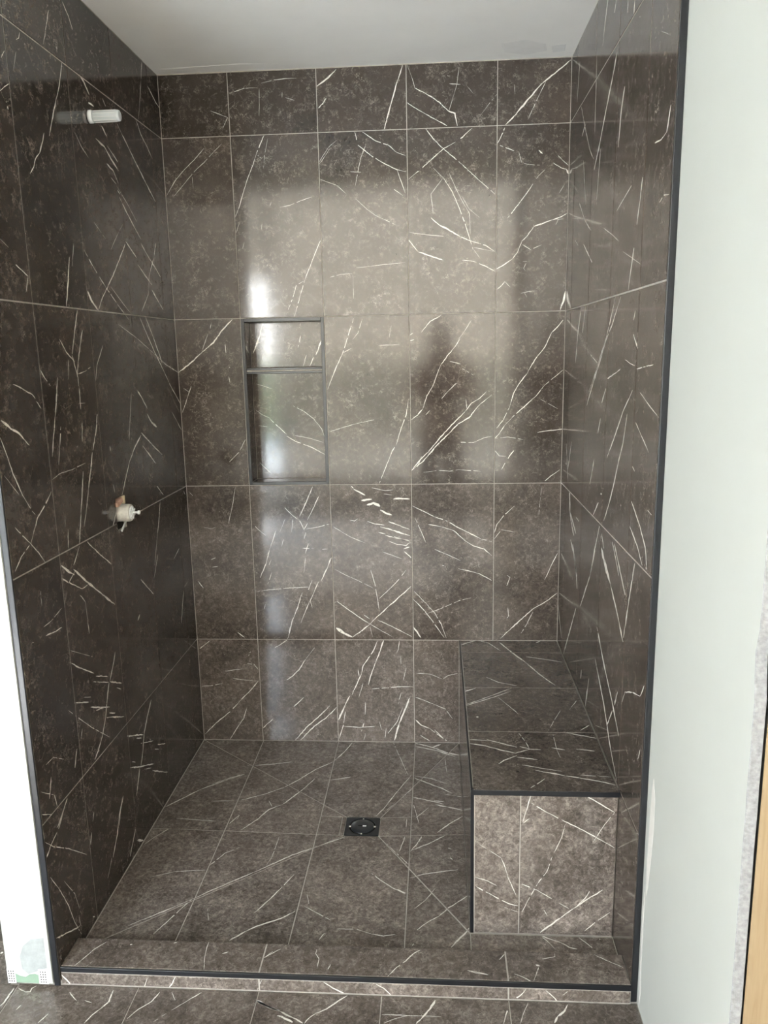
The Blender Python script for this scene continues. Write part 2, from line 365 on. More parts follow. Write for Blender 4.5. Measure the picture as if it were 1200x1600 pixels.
# veins printed on the tiles: surface -> one line each "width_mm u,v u,v ..." in millimetres on that surface
VEINS = {
'B': '''1.8 179,2361 238,2338 219,2304
1.7 248,2414 302,2428 348,2428
1.7 361,2442 405,2450 443,2453 483,2453
1.1 353,2425 351,2374 348,2337
1.5 432,2411 431,2393
1.4 443,2393 474,2383
3.5 550,2423 604,2462
2.8 554,2356 572,2371 583,2387
3.3 362,2276 346,2245 333,2219
2.4 333,2219 318,2181 297,2137 280,2094 262,2044 244,2008
1.2 259,1991 246,1957
1.2 375,2266 361,2212 355,2169
1.4 336,2213 348,2202
1.9 148,2241 110,2204 72,2173 39,2140 4,2091
1.6 212,2254 171,2219 145,2195 114,2171 94,2152 55,2112 26,2084
1.2 273,1925 266,1902
1.8 521,2070 484,2059 442,2044 406,2039
2.6 546,1923 525,1878 485,1790
2.6 485,1790 464,1729 442,1663
1.4 482,1787 454,1773 437,1724 413,1672
1.2 554,2178 591,2226
1.5 340,1985 337,1966
1.5 377,2057 371,2043
1.1 100,2149 101,2110
3.5 551,2424 593,2449 620,2475
2.1 555,2355 570,2366 580,2386
4.7 846,2479 827,2430 810,2377 793,2324 779,2281
2.1 861,2478 876,2441 886,2406
4.1 886,2406 926,2386 969,2358 998,2330 1021,2322 1029,2282
3 858,2362 897,2337 940,2313 976,2294 1003,2279
1.4 1035,2464 1027,2409 1001,2330
1.6 1002,2415 1041,2411
1.1 1063,2404 1084,2380
1.3 1163,2377 1134,2345 1113,2319
1.4 658,2148 706,2144
1.8 715,2232 696,2191 675,2102
2.8 678,2276 688,2233 733,2197 777,2171 821,2149 854,2141
2.8 704,2275 749,2244 793,2229 822,2204 851,2194
2.2 821,2149 835,2111 849,2072
1.3 551,2183 586,2230 612,2249
1.4 552,2127 612,2104 644,2075
1.1 674,2060 714,2023 744,2001 825,1963
1.7 802,2091 842,2063
1.5 575,1797 617,1807 656,1808
1.5 671,1828 709,1830 770,1836 846,1841
1.1 659,1802 659,1722
4.2 922,2276 947,2244 980,2212
3.1 980,2212 1041,2162
2.8 1041,2162 1100,2109 1158,2059
3.5 1079,2273 1048,2247 1023,2231
2.5 1023,2231 983,2212 946,2183 902,2147 861,2117
2.5 946,2151 982,2116 1012,2070 1034,2021 1056,1964 1084,1878
1.5 997,2140 1023,2084 1045,2041 1071,1999 1074,1928
1.5 982,2120 938,2066 945,2002
5.7 937,1988 967,1963 1004,1943 1037,1923
2.5 1037,1923 1078,1906 1126,1891 1160,1869
1.7 862,1941 922,1932 982,1925
3.3 856,1920 891,1876
3.9 891,1876 936,1860 980,1845
2.9 1045,1844 1086,1838 1123,1823 1159,1804
1.2 1086,1878 1108,1848
1.1 1045,2055 1070,2013 1107,1983
1.4 1086,1885 1160,1869
4.2 1191,2279 1214,2298
4.6 1193,2281 1223,2308
2.9 1190,2270 1175,2239 1164,2219
2.7 1164,2219 1193,2207 1222,2196
1.4 1238,2191 1248,2157 1274,2150 1310,2147
4.1 1305,2195 1318,2184
4.9 1400,2131 1407,2116
2.7 1355,2153 1382,2136 1400,2131
2 1363,2183 1386,2161 1406,2143
2.9 1288,2088 1267,2059 1237,2021 1203,1979
1.4 1328,2133 1306,2113 1293,2096
1.8 1394,2082 1377,2055
2.9 1407,1990 1386,1978 1354,1968
4.3 1354,1968 1328,1960 1294,1950
3.7 1294,1950 1269,1916 1252,1900
3.7 1252,1900 1238,1864 1220,1842
3.7 1220,1842 1193,1825 1162,1808
2.1 1255,1890 1284,1872 1320,1887
1.5 1369,1969 1395,1971
3.7 1167,1741 1185,1755 1196,1767
1.4 1196,1767 1215,1747
1.5 1257,1833 1271,1834 1260,1810 1267,1801
1.5 1252,1726 1282,1732 1309,1733
6.8 1407,1729 1400,1695 1390,1666
1.5 1263,1730 1273,1712
1.5 1377,1971 1368,1952
5.6 1405,2472 1360,2438 1311,2403 1256,2344 1214,2298
1.8 1325,2410 1298,2358 1267,2293
1.4 1219,2404 1223,2375
2.8 657,1654 614,1532 584,1472 554,1401
1.5 688,1652 671,1601 651,1579
1.5 614,1532 646,1548
1.5 792,1625 784,1584
1.4 744,1557 822,1557
1.4 557,1247 610,1263 654,1275
1.4 654,1275 723,1289
2.4 851,1362 841,1304 822,1256 802,1193
2.9 802,1193 788,1173 759,1104 737,1051
3.4 971,1656 932,1637 916,1619 899,1598
3.8 858,1571 874,1574
3 858,1590 870,1597
1.5 1078,1638 1055,1601 1032,1571
3.8 1038,1574 1016,1541 993,1515 970,1484
2.8 970,1484 958,1458 942,1412 918,1373 902,1326
3.5 902,1326 882,1303 861,1287
2.3 1026,1418 993,1387 971,1361
2 928,1320 913,1304
1.9 1059,1359 1063,1324
4.7 859,1099 884,1131 920,1167 968,1223 1008,1266 1055,1312
3.1 1055,1312 1079,1343 1110,1362 1133,1385
4.7 859,1099 904,1135 952,1191 992,1230 1032,1269 1071,1292 1110,1339
2.3 1110,1339 1153,1373
3.2 896,1151 880,1111
2.4 1032,1202 1087,1200 1126,1217 1154,1222
1.9 903,1091 960,1098 1000,1095 1032,1100 1115,1093
1.8 1047,1468 1086,1444
2.3 1001,1495 1040,1485
3 1407,1639 1383,1608 1361,1587
3.8 1361,1587 1339,1538 1309,1501 1291,1471 1279,1448
3.1 1279,1448 1249,1410 1230,1376 1219,1333
2.3 1219,1333 1196,1283 1165,1244
3.1 1406,1457 1379,1435 1342,1405
2.8 1342,1405 1312,1367 1274,1332 1235,1298 1201,1263
2.4 1201,1263 1181,1232 1163,1211
2.7 1423,1247 1384,1242 1353,1240 1318,1234
1.6 1166,1214 1213,1219 1268,1209
1.9 1163,1172 1182,1150 1206,1148
3.2 1241,1175 1218,1148 1190,1098
3.2 1403,1096 1372,1074 1349,1054
1.5 1320,1359 1390,1319
4.2 1405,623 1367,592 1311,557 1262,509 1222,470 1193,441
2 1315,548 1291,496 1271,461
2.4 1403,780 1380,732 1357,675
2.9 1240,961 1200,925 1176,892 1165,858
1.4 1338,1030 1330,928
1.6 1161,829 1193,871 1241,862
3.2 1220,565 1223,531 1217,522
2.4 1215,694 1227,686 1215,652
3.3 860,964 902,943 942,922
3.6 942,922 991,905 1031,880 1080,855 1116,836
2.5 1116,836 1157,825
2.8 967,884 1015,868 1056,830 1088,809 1129,796 1157,771
2.9 918,893 967,884
1.9 869,918 889,872 909,822
1.8 942,796 999,771 1039,752
2.7 970,732 978,732
2.7 1031,720 1072,711 1113,699 1158,673
2 907,539 965,561 1039,595 1081,604
3 862,630 907,582 940,543 965,499 985,442
3 859,598 898,556 931,512 977,442
5.1 859,484 887,442
4.1 630,1042 640,1033
6.5 640,1031 659,1020 683,1007
10.6 668,987 707,990
9.8 688,969 713,976 739,964
8.2 738,949 758,938 782,930
2.4 708,1035 759,1023 788,1026
3.3 753,1011 785,1007
5.7 788,991 817,993 850,990
5 769,904 802,892 848,873
2.9 689,906 718,896 753,891
6.6 737,884 776,874 815,860 849,850
4.2 755,852 788,842 848,827
3.3 769,829 795,817 834,811 848,823
6.7 789,847 821,833 848,829
5 824,798 847,806
6.6 827,788 840,776 853,763
3.3 730,864 756,856
2.5 623,911 640,908 653,916
2 557,886 586,868 625,844 677,822
1.8 745,786 781,773 817,759
1.7 558,718 600,695 646,674 705,643
2.5 697,715 712,660 718,619 727,549
2.5 832,714 799,671 762,633 721,595
4.2 851,650 818,619 764,570 716,525 685,493
5.1 685,493 654,468 620,444
3.5 556,595 597,563 643,528 689,497
2.6 689,497 735,469 775,446
2.6 719,514 776,487 815,466 852,446
12.3 557,482 587,458 619,444
2.1 666,535 689,518
1.7 689,486 698,444
3.4 717,428 700,387 657,322 650,290
4.2 650,290 628,242 610,202
5.8 742,434 727,387 709,344
4.2 709,344 691,294 676,244
7.7 601,197 577,147 554,94
3.4 584,139 572,72 554,12
2.6 637,308 641,279
2.5 656,250 637,191
2.5 803,429 798,395 791,377
2 806,366 807,331
2.2 827,316 816,266
2.7 682,227 758,233 792,237 853,239
2.5 805,211 794,164
7.6 839,190 821,142 796,79
6.8 796,79 776,8
2.6 811,149 789,90 740,22
2.6 664,170 661,118
3.4 655,81 644,43
2.8 571,66 637,62 699,67
2.6 661,36 653,6
1.7 717,89 727,45
2.6 744,60 738,15
2.6 971,271 988,285 1028,296
2.1 867,295 921,292 968,271
2.7 862,194 900,179 937,164
2.1 937,164 981,144 1008,104
4.5 861,98 885,73 916,62
3.6 916,62 953,33 987,7
3.6 936,55 973,18
2.7 878,32 919,6
3.6 485,1041 463,992 431,926
2.9 510,1011 488,965 460,912
2.9 369,968 395,939 421,916
3.3 427,918 445,875
3.2 445,875 460,899
3 452,877 499,885 542,896
2.6 404,916 397,866
2.7 250,897 272,873 297,852
3.3 338,873 309,798
4.5 309,798 293,743 266,685
2.1 374,916 352,866
2 364,839 356,808
2.4 452,865 444,838
3 436,802 481,800
2.5 460,821 447,781
2 447,764 438,703
2.1 313,757 300,726
2.6 312,706 295,657
2.7 252,629 301,636 382,643 456,647
2.1 469,676 449,626
4.5 547,765 526,716 504,671
3.3 494,669 468,612 454,584
3.3 454,584 432,535 417,500
2.5 458,595 466,563
4.6 428,624 405,556 383,507 363,435
2 512,797 535,799
1.5 281,577 276,556
3.9 363,432 338,414 310,398
3.4 431,350 402,306 373,277 351,262
3 418,189 374,148
4.4 520,154 477,109 426,63 375,3
4.4 547,147 504,102 454,64 396,3
1.4 474,407 431,350
4.4 244,53 288,95
2.1 189,1041 175,974 154,900
2.2 56,886 89,881 103,886
2.6 8,1025 30,1003
4 21,671 39,643
5 165,460 191,440
2.5 79,727 103,730
2.5 95,764 77,758
2.6 1,387 53,427
2.5 212,381 203,363
2.7 196,330 223,327 239,305
2.7 5,232 51,236 90,245
2.2 133,267 178,261 233,257
3.4 237,257 203,217 159,172
3.5 159,172 114,123 54,74 5,24
3.4 184,142 169,97 138,52 107,2
2 103,297 174,308
5.3 214,1659 173,1620 139,1579 89,1540
5.4 89,1540 46,1504 2,1474
1.6 121,1610 93,1546
2.3 137,1650 130,1629
3.2 182,1574 183,1540
2.7 46,1423 20,1360 5,1325
2.1 193,1490 195,1486
2.1 189,1455 192,1432
2.4 238,1222 211,1174 172,1138
1.6 16,1415 39,1399''',
'N': '''5.6 305,1647 293,1603 264,1537
2.4 447,1644 446,1635
2.4 447,1600 441,1574 435,1555
5.6 524,1579 512,1549 502,1526
3.2 493,1519 483,1496 476,1484
2.1 466,1528 452,1485
2.1 302,1535 295,1512
2.5 260,1327 287,1306 318,1292
2.5 317,1289 377,1230
3.3 376,1224 413,1202 468,1181 524,1150
1.8 272,1423 329,1404
1.8 406,1339 448,1317 484,1289 514,1249 525,1212
2.1 270,1265 304,1260
2.1 408,1226 469,1213 518,1197
2 268,1122 307,1081''',
'L': '''5.3 -798,2379 -815,2342 -844,2285
4.1 -714,2431 -684,2408 -665,2382
2.8 -959,2271 -966,2256 -980,2248
2.7 -1039,2205 -1056,2185
2.6 -1030,2141 -1056,2126 -1076,2112
5 -1051,2088 -1050,2081
5.6 -748,2279 -776,2214 -804,2171
6.3 -804,2171 -835,2118 -859,2073
4.9 -887,2074 -898,2053 -920,2021
3.9 -920,2021 -945,2001 -957,1980 -979,1962
1.8 -985,2222 -1007,2175
10.2 -646,2281 -619,2267 -593,2245
10.9 -604,2222 -570,2223
7.7 -526,2183 -493,2164
5.3 -501,2263 -482,2246
7.5 -575,2137 -516,2129 -475,2106 -424,2084
4.6 -499,2138 -456,2122 -424,2108
7.4 -510,2086 -466,2075 -433,2046
4.3 -487,2053 -450,2040
6.4 -445,2026 -428,2016
6.9 -433,2007 -390,1974 -329,1936 -280,1907
7.4 -406,2220 -298,2155 -199,2098 -113,2050
8.2 -283,1893 -232,1863 -159,1826 -118,1803
5.1 -242,2276 -206,2240 -154,2214 -112,2187
5.2 -109,2416 -34,2385 27,2371
5 -144,2476 -166,2418
4 -167,2414 -193,2340 -219,2282
2.8 -710,2120 -677,2093 -635,2073
2.9 -451,2037 -368,1996 -306,1956
5.9 -414,1883 -364,1858 -331,1843
6.1 -326,1824 -267,1795 -209,1769
8.5 -213,1753 -162,1720 -114,1693
6.6 -415,1877 -474,1823 -534,1771 -598,1721
4.9 -598,1721 -629,1698 -662,1664
10.9 -724,1714 -699,1688 -665,1666
3.9 -723,1824 -677,1787 -596,1733
2.8 -596,1733 -505,1681 -437,1646
2.7 -637,1905 -566,1869
2.5 -425,1931 -484,1886 -533,1844
2.7 -557,1736 -500,1706 -424,1669
5.2 -140,1913 -167,1867
5.1 -167,1867 -227,1799 -251,1735 -322,1677
7.9 -813,1792 -830,1739 -858,1665
3 -780,1830 -802,1769
3 -1098,1747 -1067,1735 -1039,1723
3 -1039,1723 -1057,1686
2 -1145,1793 -1113,1779
6.8 -796,1658 -823,1604 -851,1544
6.5 -776,1608 -799,1566 -822,1521 -834,1485
3.6 -914,1582 -884,1549 -840,1524
3 -828,1492 -782,1498 -746,1509
6.2 -852,1541 -831,1482 -832,1460
6.4 -828,1454 -833,1398
5.7 -831,1363 -842,1313
1.9 -839,1415 -800,1413
6.4 -946,1487 -968,1418 -1000,1336 -1014,1295
4.4 -954,1364 -986,1270
4.8 -876,1530 -885,1479
4.3 -652,1567 -703,1514 -723,1467
3.4 -1031,1512 -1015,1491 -985,1467
4.6 -1160,1479 -1117,1465 -1080,1451 -1067,1441
4 -1064,1435 -1038,1410
7.1 -1226,1403 -1190,1382 -1157,1368 -1137,1351
4.1 -1137,1351 -1118,1335
3.9 -1238,1367 -1220,1327 -1203,1282 -1173,1227 -1139,1183 -1126,1172
2.6 -1239,1283 -1187,1230
8.4 -732,1378 -750,1332 -782,1282
7.7 -786,1277 -806,1232 -831,1183
5.1 -831,1183 -856,1128 -879,1086
7.5 -853,1234 -872,1178 -895,1113 -917,1047
2.4 -1026,1239 -985,1248 -913,1248 -835,1254
4.3 -1038,1211 -1071,1188 -1118,1161 -1160,1110
4.3 -1220,1162 -1193,1136 -1164,1112
4.1 -1164,1112 -1131,1080 -1104,1048
3.8 -1160,1110 -1208,1090 -1241,1064
3.9 -980,1137 -986,1110
4.7 -972,1101 -981,1052
8.1 -418,1285 -481,1251 -534,1211 -609,1124
6.9 -651,1096 -694,1047
7.6 -419,1430 -383,1403 -343,1365
10.2 -347,1348 -314,1317 -267,1298
6.5 -413,1293 -330,1247 -236,1198
6.1 -411,1251 -357,1215 -304,1177
5.2 -311,1101 -256,1060
6.9 -345,1657 -290,1603 -232,1548 -151,1478
7.6 -291,1659 -232,1594 -166,1511
4 -151,1478 -94,1427 9,1352
3.9 -103,1337 -11,1262
2.6 -525,1630 -387,1592 -243,1544
2.9 -243,1544 -123,1503 11,1471
5 -469,1424 -518,1283
7.3 -293,1040 -317,981 -340,942
6 -340,942 -389,843
5.3 -871,1042 -809,996 -730,940
4.7 -672,1038 -649,1017
4.9 -36,1036 -20,1018
3.7 -667,1167 -660,1140
4.5 -665,1280 -664,1264
8.1 -1032,1023 -994,994 -961,976
11.4 -964,991 -904,943 -833,891 -732,818
5.6 -1033,988 -998,964
4.8 -997,965 -927,926
5.4 -997,965 -959,983
2.8 -927,926 -891,927
4.4 -961,1001 -918,1042
4.5 -943,914 -916,887 -912,794
4.8 -519,832 -471,792 -420,751
10.5 -573,712 -552,726
5.7 -352,870 -405,802
7.4 -119,668 -169,560
4.4 -132,836 -197,813
3 -1141,987 -1143,950
2.4 -1145,897 -1106,899 -1047,913
4.8 -1139,873 -1091,866 -1057,865
2.5 -1204,881 -1197,878
1.7 -1026,790 -898,720
4.7 -1035,761 -990,728 -908,677
5.3 -897,664 -824,630
4.1 -917,656 -821,611
5.5 -813,610 -735,571
7.5 -759,680 -782,647 -813,613
9.1 -821,610 -848,557 -863,524
7.1 -863,524 -894,481 -929,454 -953,441
5 -1035,649 -956,613
5.3 -947,594 -829,538
5.1 -917,570 -863,554
4.2 -837,523 -798,504
6.1 -856,519 -739,464
2.3 -981,639 -932,617
3.2 -772,573 -742,555
2.4 -1070,644 -1029,606 -953,537 -848,453
5.9 -730,395 -610,338
3.9 -663,353 -626,334
4.2 -633,319 -523,271
4.3 -502,245 -425,208
3.4 -524,241 -487,220
9.4 -517,415 -563,377 -601,336
7.7 -601,336 -622,287 -650,246
7.6 -659,247 -702,176
5.4 -730,289 -649,247 -544,198
4.1 -631,227 -568,196
5.5 -558,181 -427,99
2.5 -714,300 -687,284
2.4 -1243,517 -1188,476
5.6 -1188,525 -1207,477
3.5 -1183,473 -1176,437
2.9 -1249,461 -1206,434
1.6 -1206,567 -1168,566 -1118,533
4.5 -1007,561 -1019,537
5.1 -1047,524 -1069,481
5.9 -1124,425 -1159,402 -1186,384
6.9 -796,234 -825,202 -844,165
7.2 -1124,428 -1159,399 -1181,378
4.4 -1190,375 -1230,360 -1247,344
3 -1252,390 -1215,351 -1146,298 -1049,211
5.5 -1230,358 -1255,343
7.6 -801,234 -835,194 -861,148 -903,100
5.7 -1014,257 -1034,218
7.4 -732,80 -789,23
8.9 -729,37 -681,5
3.6 -1058,28 -1046,17
3.4 -1245,288 -1209,226 -1177,158 -1155,90 -1128,31
2.1 -1184,232 -1139,161 -1118,86
3.1 -1130,90 -1127,55
5.4 -1252,121 -1202,95 -1159,71 -1131,58
2.6 -1227,37 -1132,20
3.8 -990,304 -1002,282
4.3 -910,104 -949,64''',
'R': '''10.8 -873,2308 -871,2275
7.3 -806,2334 -799,2309
9.3 -561,2430 -515,2336
12.6 -717,2271 -656,2210 -588,2153 -516,2085 -449,2035
9.9 -802,2148 -772,2092 -757,2022
5.2 -206,2270 -292,2180 -372,2107 -434,2067
7 -289,2199 -232,2177
10.9 -1212,1992 -1202,1968 -1191,1948
3.4 -1191,1948 -1154,1943 -1106,1948
1.1 -1116,2156 -1188,2123
8.8 -1015,1900 -1001,1854 -981,1805
3.1 -914,1902 -764,1870
3 -1228,1825 -1193,1830 -1161,1821
6.4 -216,1985 -319,1919
6.2 -320,1918 -429,1871
10.1 -964,1758 -939,1704 -925,1666
5.7 -156,1880 -219,1856
4.9 -314,1847 -461,1778
1.9 -613,1851 -724,1819 -802,1793
1.6 -853,1762 -1025,1716
7.4 -271,2100 -330,1960
8.9 1147,3053 1191,3074
7.7 -155,2414 -124,2306
7.6 -436,2339 -441,2137
7.5 -533,2070 -498,1931
10.4 -673,2386 -653,2365
16 -309,1662 -259,1574 -234,1486
9.6 -381,1658 -341,1579
8.9 -789,1660 -726,1588 -644,1510 -551,1442 -449,1361
6.7 -849,1656 -764,1592 -642,1521 -591,1479 -477,1402
9 -1001,1615 -989,1594
5.6 -990,1563 -1039,1531
4.1 -729,1451 -835,1471
3.5 -835,1471 -876,1480
2.9 -921,1504 -976,1495 -1017,1491
2.6 -1038,1484 -1112,1491 -1175,1496
7.2 -715,1425 -666,1382
7.8 -659,1340 -629,1295
6 -1007,1434 -921,1378 -839,1306 -760,1243
8.1 -965,1376 -935,1301 -897,1253 -849,1180 -807,1126 -750,1067
2.4 -1076,1433 -1171,1406 -1240,1389
3 -1050,1363 -1171,1310
4.5 -1038,1260 -1060,1251
11.2 -93,1134 -107,1132
8.5 -590,1217 -539,1133
22.8 -703,1136 -704,1131
7.1 -671,1103 -602,1051
3.5 -474,1515 -589,1491
25.6 -188,1051 -210,973
15.2 -210,973 -274,927 -297,918
13.9 -209,980 -335,934
5.7 -326,986 -385,985
7.5 -1043,1177 -1130,1135 -1182,1099 -1203,1056
4.8 -1033,1118 -1120,1083 -1163,1054
11 -697,1040 -636,947 -586,861
9.7 -728,1026 -763,992
6.7 -862,1035 -919,992 -948,967
6.4 -1098,1041 -1084,1006
2.8 -1176,1186 -1220,1181
9.6 -95,1203 -149,1074
9.6 -203,1223 -141,1118
15.4 -237,889 -307,854 -377,800
26.5 -730,984 -798,947 -857,920
11.5 -857,920 -940,874 -1020,818
9.2 -887,1035 -956,986 -1021,940
8.4 -1100,1040 -1063,948 -1023,830
8.7 -650,957 -586,861 -449,722
19.2 -281,885 -355,816 -384,759
9.6 34,611 -103,482
8.8 -376,690 -150,435
11.3 -712,745 -817,678 -921,625 -1019,565
10 -704,644 -837,567 -932,489 -1017,439
11.8 -23,427 -127,425
4.3 -1030,658 -1063,705 -1132,736
3.4 -1132,736 -1198,756
5.8 -1198,756 -1228,795
6.9 -988,673 -960,622
7.1 -939,597 -885,527 -902,511
11.5 -623,549 -580,431
5 -1219,636 -1206,604
12.8 -501,525 -495,493''',
'F': '''5.2 2,-485 50,-423 96,-364
5.8 96,-364 166,-303 228,-254
4.4 124,-330 182,-282 222,-254
3.3 160,-438 231,-430
2.9 64,-547 203,-555
3.5 59,-606 27,-655 7,-695
4.9 249,-189 326,-176 391,-159
4.5 608,-9 581,-86 549,-154
4.6 549,-154 489,-210 435,-284 391,-335
4.8 391,-335 326,-386 256,-426
4.8 496,-272 458,-353 410,-439
4.4 410,-439 366,-476 339,-538 299,-598
3.4 251,-566 273,-515 270,-540
2.1 772,-5 839,-241
4.4 555,-280 628,-258
4 850,-241 806,-342 761,-454 738,-495
3 856,-330 809,-407 771,-463
3.7 95,-1053 173,-992 237,-939
3.6 237,-939 206,-1014 176,-1083
3.9 237,-939 281,-899 391,-807
4.2 391,-807 492,-718 647,-614
2.7 83,-850 150,-820 239,-807
3.4 248,-782 278,-723 317,-691
3.6 514,-813 486,-881 462,-932 432,-988
5.9 547,-975 511,-1008 452,-1039 425,-1062
5.5 425,-1062 390,-1098
1.8 432,-625 430,-732 420,-775
1.4 295,-975 312,-1022 307,-1033
3.2 748,-798 777,-830 813,-862 853,-890
2.4 757,-611 862,-759
2.9 842,-611 827,-688
2.8 844,-512 843,-562
2.3 671,-1041 727,-1041 769,-1057
2.7 769,-1057 801,-1063 833,-1056
2 630,-1086 641,-1059
1.8 568,-903 583,-952
2.2 568,-953 651,-1008
2.3 355,-422 373,-458
10.8 862,-7 930,-38 984,-76 1032,-97
7.8 862,-32 945,-61 1015,-106
7.4 926,-38 961,-13
5.9 1047,-50 1058,-81
2.1 976,-114 982,-224
5.5 861,-256 916,-295 959,-327 998,-362
3.5 860,-242 923,-261 981,-300
3.9 977,-368 1036,-389
5.7 860,-382 903,-400 969,-429
5.3 969,-414 934,-407
7.4 941,-432 993,-452 1033,-469
4.8 1032,-504 998,-534 971,-563 946,-593
2.2 865,-432 885,-538
2.3 874,-509 917,-449
4.3 896,-612 881,-652 862,-689
4 970,-610 919,-651 866,-683
2 1024,-19 945,-160 865,-304 805,-409
4.3 864,-816 903,-801 944,-792 1008,-781
5.6 985,-724 994,-732
3.2 989,-679 976,-674
4 1036,-895 1007,-921 972,-951 950,-980
3.6 950,-980 922,-1001 890,-1037
2.5 939,-865 910,-917 882,-951
4.1 1032,-1027 1014,-1054 997,-1073 981,-1098
4.2 828,-869 855,-887
2.1 847,-758 852,-739
3 883,-1088 880,-1096
4 1216,-1043 1245,-1059 1271,-1071
4.7 1271,-1071 1290,-1086 1309,-1091
2.1 1223,-1050 1242,-1076 1253,-1095
2.9 1321,-1050 1342,-1076 1355,-1094
2.6 1374,-1053 1374,-1055
4.3 1032,-1025 1008,-1059 982,-1098''',
'T': '''5.4 1039,-49 1067,-24 1103,0
4.8 1103,0 1143,-23 1185,-106
6.1 1188,-22 1229,-132 1266,-218
5.6 1266,-218 1304,-330 1341,-411
6 1273,-163 1335,-186 1396,-212
4.7 1116,-349 1156,-393 1214,-418
6.2 1038,-468 1078,-438
4.2 1039,-565 1088,-528 1137,-486 1195,-436
4.4 1039,-572 1093,-535 1142,-500 1192,-461
2.5 1144,-507 1171,-566 1199,-628
2 1330,-600 1296,-680 1275,-733
2.9 1368,-730 1401,-695
8.6 1067,-650 1075,-650
1.8 1392,-528 1359,-593
2.9 1186,-750 1201,-806 1207,-842
5.4 1091,-793 1129,-813 1173,-835
5.3 1040,-816 1086,-830 1126,-852 1164,-869
4.2 1164,-869 1207,-847
5.5 1181,-830 1207,-845 1238,-847
4.4 1269,-835 1305,-847
1.9 1285,-755 1282,-855
1.9 1283,-855 1286,-890
4.4 1336,-842 1386,-850
3.5 1168,-881 1131,-909 1114,-929
4.2 1167,-891 1222,-902
5.4 1209,-959 1249,-972 1285,-984
5.3 1285,-984 1343,-1000 1374,-1011 1405,-1025
2.9 1177,-932 1233,-949 1279,-962
2.4 1229,-1000 1205,-1027 1186,-1046
4.5 1321,-743 1363,-760 1406,-777
3.2 1324,-979 1402,-987
3.3 1042,-794 1099,-798
9.1 1326,-24 1345,-5''',
'Q': '''2.5 1188,412 1178,372 1168,334
2.4 1188,390 1218,370 1267,343
2.7 1267,343 1323,314 1404,266
2.9 1320,417 1363,390 1401,367
1.7 1401,367 1377,332 1349,280
1.9 1277,330 1269,292 1251,249
2 1245,235 1234,193 1210,156
1.9 1210,156 1186,105 1170,69
2.5 1169,152 1210,135 1248,111
4.9 1219,8 1262,46 1305,84
3.7 1305,84 1342,114 1379,141
2.9 1350,145 1335,117 1311,88
3 1400,75 1369,50 1335,16
1.9 1267,99 1293,83
2 1112,232 1121,211 1134,168 1154,119
3.5 1050,141 1091,117 1135,93 1159,87
1.9 1046,170 1078,160 1103,146
1.7 1169,331 1185,345
1.7 1227,78 1237,60
1.8 1049,272 1084,249 1112,230
1.5 1123,82 1161,68''',
'U': '''2.7 83,-1160 61,-1187 47,-1221 34,-1246
4 149,-1167 154,-1166
5.5 261,-1157 269,-1155
1.9 352,-1147 352,-1168 355,-1197 366,-1242
3.5 526,-1175 505,-1201
2.7 397,-1188 412,-1182
3.1 149,-1169 152,-1164
3.2 502,-1204 518,-1187 544,-1166
1.6 637,-1163 637,-1178 648,-1195 647,-1227
2.8 910,-1148 886,-1167 866,-1193 845,-1215 823,-1246
2 1019,-1217 1039,-1224 1070,-1229
1.7 680,-1212 672,-1236
2 1019,-1217 1045,-1222 1069,-1228
1.9 1100,-1180 1118,-1156
5 1189,-1191 1199,-1195
2 1196,-1197 1187,-1221 1176,-1248
2.3 1176,-1248 1153,-1232 1133,-1223
1.9 1241,-1153 1240,-1163 1207,-1172
2.5 1339,-1152 1365,-1169 1402,-1191
1.2 1336,-1236 1334,-1247''',
'V': '''3.1 -2,21 13,2 25,-15
3.2 294,20 286,1 275,-13
1.8 223,14 212,-15
1.6 512,19 499,-12
3.7 666,19 689,4 715,-10 724,-17
3 794,20 815,7 835,-14
3.4 1159,19 1144,-1 1122,-14
3.1 1206,18 1223,2 1238,-16
2.2 1258,17 1247,6''',
'O': '''3.8 139,-1263 142,-1298 130,-1320
3.4 130,-1320 117,-1340 109,-1363
2.4 40,-1283 61,-1298
2.3 80,-1297 101,-1303
3.4 258,-1263 247,-1293 224,-1316 206,-1345
2.8 362,-1260 335,-1286 305,-1316
2 273,-1351 295,-1326
1.9 287,-1262 304,-1287
7.9 504,-1277 538,-1296 567,-1307
4.4 567,-1307 606,-1327
5.5 564,-1320 604,-1339
6.8 504,-1279 538,-1296 566,-1306
4.4 566,-1306 601,-1324 629,-1339
6.6 565,-1319 604,-1336
3.7 725,-1254 706,-1270 679,-1296 655,-1310
3.5 655,-1310 641,-1323 632,-1340
6.4 941,-1258 927,-1285 907,-1314
4.9 907,-1314 895,-1329
2.1 813,-1306 874,-1306 953,-1306
2 820,-1330 844,-1317 879,-1305
3 1115,-1272 1105,-1302 1100,-1320
4.9 1257,-1257 1247,-1277 1229,-1293
5.7 1229,-1293 1219,-1312
1.5 1164,-1256 1147,-1294 1139,-1318
7.2 -214,-1156 -209,-1150
4 -115,-1267 -116,-1287 -117,-1311 -120,-1324
3.1 -105,-1266 -82,-1277
5.6 -82,-1277 -69,-1276 -70,-1266 -62,-1257
3.5 -70,-1317 -75,-1332
3.5 9,-1339 4,-1353 -3,-1367
2.3 31,-1273 49,-1290''',
}
for _k, _t in VEINS.items(): build_veins(_k, _t)

W_, H_, D_ = 1.409, 2.483, 1.25      # shower width, height, depth
ZB = 0.432                           # first joint = bench height
ROWS = [0.0, ZB, 1.047, 1.6625, 2.278, H_-0.002]
FZ = -0.013                          # bathroom floor level
def fB(u, v, h): return (u, -h, v)             # back wall, faces -y
def fL(u, v, h): return (h, u, v)              # left wall, u = y
def fR(u, v, h): return (W_-h, u, v)

